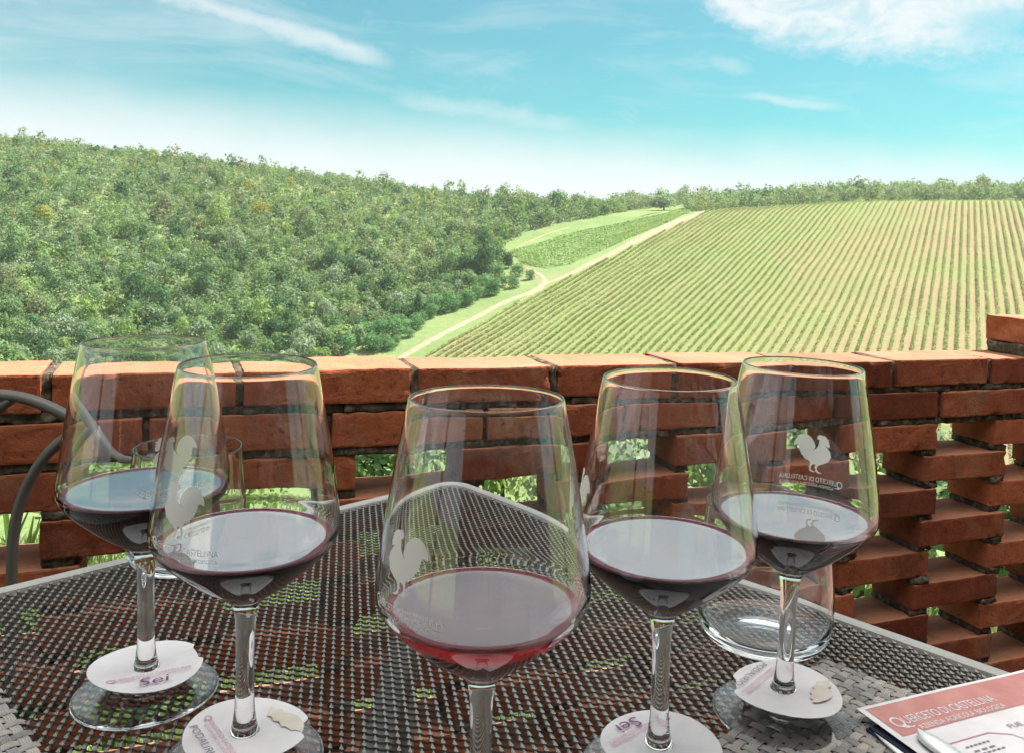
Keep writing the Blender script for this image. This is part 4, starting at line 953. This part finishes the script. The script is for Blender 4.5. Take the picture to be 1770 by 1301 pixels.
# ------------------------------------------------------------------ woven placemats
def woven(name, org, e1, e2, n1, n2, label, z0):
    """plain-weave mat: every float is a ribbed band, org + e1*i + e2*j, pitch metres"""
    p = .0072; na2, nl = 12, 4; x = np.linspace(-.5, .5, na2+1); rib = .0005*np.abs(np.sin(x*math.pi*4))-.0002; rib[0] = rib[-1] = -.0003
    l = np.linspace(-.78, .78, nl+1); arch = .0014*np.cos(l*math.pi/1.75)
    e1 = np.array(e1); e2 = np.array(e2); org = np.array(org); Vs = []; 
    ci, cj = np.meshgrid(np.arange(n1), np.arange(n2), indexing='ij')
    rg = np.random.default_rng(9)
    Z = arch[:, None]+rib[None, :]; f = np.array([(a*(na2+1)+c, a*(na2+1)+c+1, (a+1)*(na2+1)+c+1, (a+1)*(na2+1)+c) for a in range(nl) for c in range(na2)]); nv = (nl+1)*(na2+1)
    for par in (0, 1):
        m = ((ci+cj) % 2 == par); I_ = ci[m][:, None, None]+.5; J_ = cj[m][:, None, None]+.5; n = m.sum()
        wv = .37+rg.normal(0, .012, (n, 1, 1)); jt = rg.normal(0, .03, (n, 1, 1)); hz = rg.normal(0, .00012, (n, 1, 1))
        U = I_+l[None, :, None]*np.ones((n, 1, na2+1)) if par == 0 else I_+jt+x[None, None, :]*2*wv*np.ones((n, nl+1, 1))
        W_ = J_+jt+x[None, None, :]*2*wv*np.ones((n, nl+1, 1)) if par == 0 else J_+l[None, :, None]*np.ones((n, 1, na2+1))
        X = org[0]+(e1[0]*U+e2[0]*W_)*p; Y = org[1]+(e1[1]*U+e2[1]*W_)*p; ZZ = np.broadcast_to(Z[None]+z0+hz, X.shape)
        Vs.append(np.stack([X, Y, ZZ], -1).reshape(-1, 3))
    V = np.concatenate(Vs); nn_ = len(V)//nv; F = (np.arange(nn_)[:, None, None]*nv+f[None]).reshape(-1, 4)
    rt_ = empty(name, (*org, TZ)); tag(rt_, label, 'placemat', 'woven placemats on the table')
    ap(mesh_np('weave', V, F, M_MAT, None, smooth=False), rt_)
    b = MB(); c = [org, org+e1*n1*p, org+e1*n1*p+e2*n2*p, org+e2*n2*p]; b.add([(q[0], q[1], z) for z in (TZ+.0006, z0-.0003) for q in c], [(0, 3, 2, 1), (4, 5, 6, 7), (0, 1, 5, 4), (1, 2, 6, 5), (2, 3, 7, 6), (3, 0, 4, 7)]); ap(b.build('backing', M_MATB), rt_)
    return rt_
ZM = TZ+.0016
mc = on_z(1427, 1140, ZM)[:2]
woven('woven_placemat', mc, ub, ua, 57, 40, 'grey woven vinyl placemat under the far right glass and the menu', ZM)
q0 = on_z(0, 1198, ZM)[:2]; q1 = on_z(72, 1301, ZM)[:2]; e_ = (q1-q0)/np.linalg.norm(q1-q0); n_l = np.array([e_[1], -e_[0]])
if n_l[0] > 0: n_l = -n_l
woven('woven_placemat', q0-e_*.10, e_, n_l, 42, 24, 'grey woven vinyl placemat at the bottom left corner', ZM)

# ------------------------------------------------------------------ menu, napkin, cutlery
ZP = TZ+.0075
m0 = on_z(1480, 1228, ZP)[:2]; m1 = on_z(1770, 1155, ZP)[:2]; eu = (m1-m0)/np.linalg.norm(m1-m0); ev = np.array([eu[1], -eu[0]])
menu = empty('tasting_menu', (*m0, ZP), math.atan2(eu[1], eu[0])); tag(menu, 'white printed tasting sheet with a salmon pink header, lying over the placemat', 'menu sheet')
def mz(u, v): return .0006*math.sin(u*30)+.0016*math.exp(-(u+v)*25)
mw, mh = .21, .297; NU, NV = 14, 20; VV = [(mw*i/NU, -mh*j/NV, mz(mw*i/NU, mh*j/NV)) for j in range(NV+1) for i in range(NU+1)]
top = [(j*(NU+1)+i, (j+1)*(NU+1)+i, (j+1)*(NU+1)+i+1, j*(NU+1)+i+1) for j in range(NV) for i in range(NU)]
mesh_np('sheet', np.array(VV), np.array(top), M_PAPER, menu, smooth=True)
def loc(px, py): d = on_z(px, py, ZP)[:2]-m0; return float(d@eu), float(d@ev)
def flat(pts, name, mat, lift, cut=.006):
    bm = bmesh.new(); bm.faces.new([bm.verts.new((u, -v, 0)) for u, v in pts]).normal_update(); bmesh.ops.triangulate(bm, faces=bm.faces)
    for ax in (0, 1):
        cs = [v.co[ax] for v in bm.verts]; x = min(cs)+cut
        while x < max(cs):
            no = (1, 0, 0) if ax == 0 else (0, 1, 0); bmesh.ops.bisect_plane(bm, geom=bm.verts[:]+bm.edges[:]+bm.faces[:], plane_co=tuple(x*c for c in no), plane_no=no); x += cut
    return bm_obj(bm, name, mat, menu, lambda x, y: (x, y, mz(x, -y)+lift))
bu, bv = loc(1497, 1229); bu2, bv2 = loc(1563, 1274)
flat([(.0045, bv), (.2055, bv), (.2055, bv2), (.0045, bv2)], 'header_band', M_HEADER, .00025)
tu0, tv0 = loc(1540, 1252); tu1, tv1 = loc(1727, 1213)
mt = lambda x, y: (x, y, mz(x, -y)+.00045)
bm_obj(brand_bm(tu0, tu1, -(tv0+tv1)/2-.0015, .0068), 'header_lettering', M_PAPER, menu, mt, .006)
fu, fv = loc(1748, 1260); bm_obj(bm_fit(text_arrays('FUE'), fu, fu+.011, -fv, .0036), 'heading_text', M_GREYINK, menu, mt)
# pink outlined panel with clipped corner and faint lines of print
oc = [loc(1636, 1290), loc(1708, 1268), loc(1731, 1273), loc(1768, 1301)]
ou0, ov0 = oc[0][0], min(oc[0][1], oc[1][1]); poly = [(ou0, ov0), (oc[1][0], ov0), (oc[1][0]+.012, ov0+.006), (oc[1][0]+.020, ov0+.022), (oc[1][0]+.020, ov0+.09), (ou0, ov0+.09)]
b = MB(); wv_ = .0007
for a, c in zip(poly, poly[1:]+poly[:1]):
    d = np.array(c)-np.array(a); L_ = np.linalg.norm(d); d /= L_; nn_ = np.array([-d[1], d[0]])*wv_/2
    ns = max(2, int(L_/.006))
    for q in range(ns):
        s0, s1 = np.array(a)+d*L_*q/ns, np.array(a)+d*L_*(q+1)/ns
        b.add([(s[0]+g*nn_[0], -(s[1]+g*nn_[1]), mz(*s)+.0004) for s, g in ((s0, -1), (s0, 1), (s1, 1), (s1, -1))], [(0, 1, 2, 3)])
b.build('panel_outline', M_PINKINK, menu)
b = MB()
for (v_, n_, w_) in ((.006, 6, .0022), (.0105, 3, .004), (.0135, 7, .0025)):
    for q in range(n_):
        u_ = ou0+.012+(q-(n_-1)/2)*w_*1.5+.006; b.add([(u_+a*w_*.5, -(ov0+v_)+c*.0006, mz(u_, ov0+v_)+.0004) for a, c in ((-1, -1), (1, -1), (1, 1), (-1, 1))], [(0, 1, 2, 3)])
b.build('small_print', M_GREYINK, menu)
# napkin folded under the left edge of the sheet
nap = MB(); na0 = m0-eu*.0045+ev*.012
P_ = lambda u, v, z: (na0[0]+eu[0]*u+ev[0]*v, na0[1]+eu[1]*u+ev[1]*v, z)
for k, (z0, z1, ins) in enumerate(((TZ+.0030, TZ+.0044, 0), (TZ+.0046, TZ+.0058, .0012))):
    nap.add([P_(u, v, z) for z in (z0, z1) for v in (ins, .2) for u in (ins, .12)], [(0, 2, 3, 1), (4, 5, 7, 6), (0, 1, 5, 4), (2, 6, 7, 3), (0, 4, 6, 2), (1, 3, 7, 5)])
o = nap.build('folded_napkin', M_NAVY, None, bevel=.0004); tag(o, 'dark navy folded napkin peeping out under the left edge of the sheet', 'napkin')
def blade(name, p0, p1, w, z, L, label, cat, handle=False):
    p0 = on_z(*p0, z)[:2]; p1 = on_z(*p1, z)[:2]; d = (p1-p0)/np.linalg.norm(p1-p0); nn_ = np.array([-d[1], d[0]])
    rt_ = empty(name, (*p0, z)); tag(rt_, label, cat)
    def strip(nm, s0, s1, wf, tf, seg=24):
        VV = []; 
        for k in range(seg+1):
            t = k/seg; s = s0+(s1-s0)*t; ww = wf(t); th_ = tf(t)
            for (a, zz) in ((-1, 0), (-.75, th_*.7), (0, th_), (.75, th_*.7), (1, 0), (0, -th_*.25)): VV.append((p0[0]+d[0]*s+nn_[0]*a*ww, p0[1]+d[1]*s+nn_[1]*a*ww, z+.0005+zz))
        I = np.arange(len(VV)).reshape(seg+1, 6); J = np.roll(I, -1, 1)
        ap(mesh_np(nm, VV, np.stack([I[:-1], J[:-1], J[1:], I[1:]], -1).reshape(-1, 4)[:, ::-1], M_STEEL, None, smooth=True), rt_)
    return rt_, strip
rk_, st = blade('table_knife', (1509, 1265), (1562, 1303), .011, TZ+.0035, .2, 'steel table knife with its pointed blade beside the navy napkin', 'knife')
st('blade', 0, .105, lambda t: .0004+.0085*min(1, (t*2.2))**.8, lambda t: .0012); st('handle', .105, .215, lambda t: .0060+.003*t-.004*max(0, t-.9)*10*.5, lambda t: .004)
rk_, st = blade('spoon', (1586, 1266), (1640, 1303), .011, TZ+.0095, .2, 'polished steel spoon lying handle first across the sheet', 'spoon')
st('handle', 0, .12, lambda t: .0078*math.sqrt(max(0, 1-(1-min(1, t*6))**2))*(1-.55*t)+.0002, lambda t: .0026); st('bowl', .12, .19, lambda t: .0034+.017*math.sin(math.pi*min(1, t*.97+.02))**.8, lambda t: .003)

# ------------------------------------------------------------------ iron armchair at the left
ch = empty('iron_armchair', (-.85, .88, 0)); tag(ch, 'dark tubular iron garden armchair behind the left corner of the table', 'chair')
def cp(o): return ap(o, ch)
YA = 1.05
arm = [on_y(x, y, YA+dy) for x, y, dy in ((-190, 735, .0), (-120, 700, .0), (-60, 684, 0), (0, 682, 0), (50, 690, 0), (100, 710, 0), (140, 736, 0), (165, 762, -.01), (188, 788, -.01), (212, 803, -.02), (240, 807, -.035), (258, 800, -.05))]
b = MB(); b.tube(catmull(arm, 5), .0070, 12); cp(b.build('armrest', M_IRON, None, True))
leg = [on_y(x, y, YA) for x, y in ((141, 738), (112, 757), (80, 786), (52, 828), (33, 875), (23, 930), (20, 1010))]; lo = leg[-1].copy(); lo[2] = 0.0; lo[0] -= .01; leg += [(leg[-1]+lo)/2, lo]
b = MB(); b.tube(catmull(leg, 5), .0066, 12); cp(b.build('leg', M_IRON, None, True))
pz = float(arm[3][2])
b = MB(); b.tube(catmull([on_y(20, 690, YA), on_y(0, 705, YA), on_y(-25, 735, YA), on_y(-60, 800, YA), on_y(-70, 900, YA)], 5), .006, 10); cp(b.build('arm_brace', M_IRON, None, True))
bx, by = -1.06, YA
b = MB(); b.tube(catmull([(bx, by, 0), (bx+.01, by, .44), (bx-.03, by, .75), (bx-.07, by-.05, .98), (bx-.08, by-.25, 1.02), (bx-.07, by-.45, .98), (bx-.03, by-.5, .75), (bx+.01, by-.5, .44), (bx, by-.5, 0)], 6), .009, 10); cp(b.build('back_frame', M_IRON, None, True))
b = MB(); b.tube(catmull([(bx, by-.5, .66), (bx+.2, by-.5, .70), (bx+.36, by-.5, .67), (bx+.38, by-.5, .40), (bx+.38, by-.5, 0)], 6), .008, 10); cp(b.build('armrest', M_IRON, None, True))
b = MB()
for k in range(9): b.tube([(bx+.02+k*.045, by-.49, .44), (bx+.02+k*.045, by-.01, .44)], .005, 6)
b.tube([(bx, by, .44), (bx+.40, by, .44)], .008, 8); b.tube([(bx, by-.5, .44), (bx+.40, by-.5, .44)], .008, 8); cp(b.build('seat', M_IRON, None, True))

# ------------------------------------------------------------------ plants just beyond the wall
def strap_plant(name, x, y, z, n, L, w, seed, mat, label, group=None):
    rng = np.random.default_rng(seed); VL_, FL_ = [], []; b0 = 0
    for k in range(n):
        a = rng.uniform(0, 6.28); lean = rng.uniform(.15, .8); Lk = L*rng.uniform(.6, 1.1); p0 = np.array([rng.normal(0, .05), rng.normal(0, .05), 0]); dirh = np.array([math.cos(a), math.sin(a), 0]); sd_ = np.array([-math.sin(a), math.cos(a), 0])
        for i in range(8):
            t = i/7; c = p0+dirh*lean*Lk*t*t+np.array([0, 0, Lk*(t-.45*lean*t*t)]); ww = w*(.35+1.3*t-1.6*t*t)*.9+.0005
            VL_ += [c-sd_*ww, c+np.array([0, 0, -ww*.5]), c+sd_*ww]
        FL_ += [(b0+i*3+j, b0+i*3+j+1, b0+i*3+j+4, b0+i*3+j+3) for i in range(7) for j in range(2)]; b0 += 24
    o = mesh_np(name, np.array(VL_), np.array(FL_), mat, None, smooth=False); o.location = (x, y, z); return tag(o, label, 'plant', group)
M_BLADE = mat_foliage('broad_green_blades', (.06, .12, .03), (.10, .18, .05), (.16, .24, .09), .4, 4)
def gz(x, y): return float(terrain(x, y))
for k, (px, py, Y, L, lab) in enumerate(((10, 925, 1.75, .55, 'bright green leafy plant showing left of the chair leg through the wall'), (190, 975, 1.95, .5, 'dark strap leaved plant seen through the gap above the table edge'), (60, 985, 1.9, .4, 'low leafy plant behind the lower wall courses at the far left'))):
    p = on_y(px, py, Y); z0 = p[2]-L*.8
    strap_plant('leafy_plant', p[0], p[1], z0, 60, L, .016, 40+k, M_BLADE, lab)
    gq = gz(p[0], p[1])
# young trees and bushes on the slope, seen through the openings
for k, (az_, r, h, w, kd) in enumerate(((-9.2, 9, 2.3, 1.6, 1), (-6.3, 14, 3.0, 2.2, 0), (-12, 12, 2.4, 2.0, 1), (-20, 8.5, 1.8, 1.8, 4), (-27, 11, 2.5, 2.2, 1), (-1.0, 11, 2.2, 1.8, 4), (6, 8, 1.5, 1.5, 2), (9, 15, 2.6, 2.4, 1), (14, 9, 1.6, 1.5, 4), (18, 14, 2.6, 2.4, 2), (22, 7, 1.3, 1.2, 4), (26, 10, 2.2, 1.8, 2), (30, 8, 1.6, 1.5, 1), (34, 12, 2.4, 2.2, 4))):
    x, y = r*math.sin(R(az_)), r*math.cos(R(az_)); rt_ = empty('young_tree', (x, y, gz(x, y)))
    k_ = min(1, (ZC-.195*r-gz(x, y))/h); h *= k_; w *= max(k_, .75)
    V_, F_, mi_, ms_ = tree_mesh('y', 1200+k, 1500, h, w, 9, KM[kd], .055, h*.32)
    leaf = mi_ == 0; mesh_np('crown', V_, F_[leaf], KM[kd], rt_); nv = F_[leaf].max()+1; mesh_np('trunk', V_[nv:], F_[~leaf]-nv, M_BARK, rt_, smooth=True)
    tag(rt_, 'young tree on the grassy slope glimpsed through the openings of the brick wall', 'tree', 'young trees below the terrace')
# grass
ng = 60000; a = np.radians(RNG.uniform(-42, 44, ng)); r = 1.9+12*RNG.uniform(0, 1, ng)**1.5; x = r*np.sin(a); y = r*np.cos(a); z = terrain(x, y)
qd = (x-WP[0])*WN[0]+(y-WP[1])*WN[1]; k_ = qd > .30; x, y, z = x[k_], y[k_], z[k_]; n = len(x); th = RNG.uniform(0, 6.28, n); h = RNG.uniform(.06, .20, n); w = RNG.uniform(.004, .009, n); ln = RNG.normal(0, .05, (n, 2))
B0 = np.stack([x-np.cos(th)*w, y-np.sin(th)*w, z-.02], -1); B1 = np.stack([x+np.cos(th)*w, y+np.sin(th)*w, z-.02], -1); M1 = np.stack([x+np.cos(th)*w*.7+ln[:, 0]*.4, y+np.sin(th)*w*.7+ln[:, 1]*.4, z+h*.6], -1); T1 = np.stack([x+ln[:, 0], y+ln[:, 1], z+h], -1)
V = np.stack([B0, B1, M1, T1], 1).reshape(-1, 3); gr = mesh_np('grass', V, np.arange(4*n).reshape(n, 4), M_GRASSBL); tag(gr, 'bright green grass on the slope just beyond the wall', 'grass', None, 'stuff')

# ------------------------------------------------------------------ air
hb_ = MB(); hb_.box(-1500, 1500, -1500, 1500, -60, 75); hz_ = hb_.build('haze', [])
hq = NT('thin_air'); pv = hq.n('ShaderNodeVolumePrincipled'); pv.inputs['Color'].default_value = (.86, .92, .93, 1); pv.inputs['Density'].default_value = HAZE; pv.inputs['Anisotropy'].default_value = .2
hq.l(pv.outputs[0], hq.out.inputs['Volume']); hz_.data.materials.append(hq.m); tag(hz_, kind='stuff', label='thin summer haze filling the valley air')
# ------------------------------------------------------------------ render settings
cy = sc.cycles
cy.max_bounces = 24; cy.transmission_bounces = 20; cy.transparent_max_bounces = 24; cy.glossy_bounces = 8; cy.diffuse_bounces = 4
cy.caustics_refractive = True; cy.caustics_reflective = False; cy.sample_clamp_indirect = 8; cy.blur_glossy = .3
cy.use_denoising = True
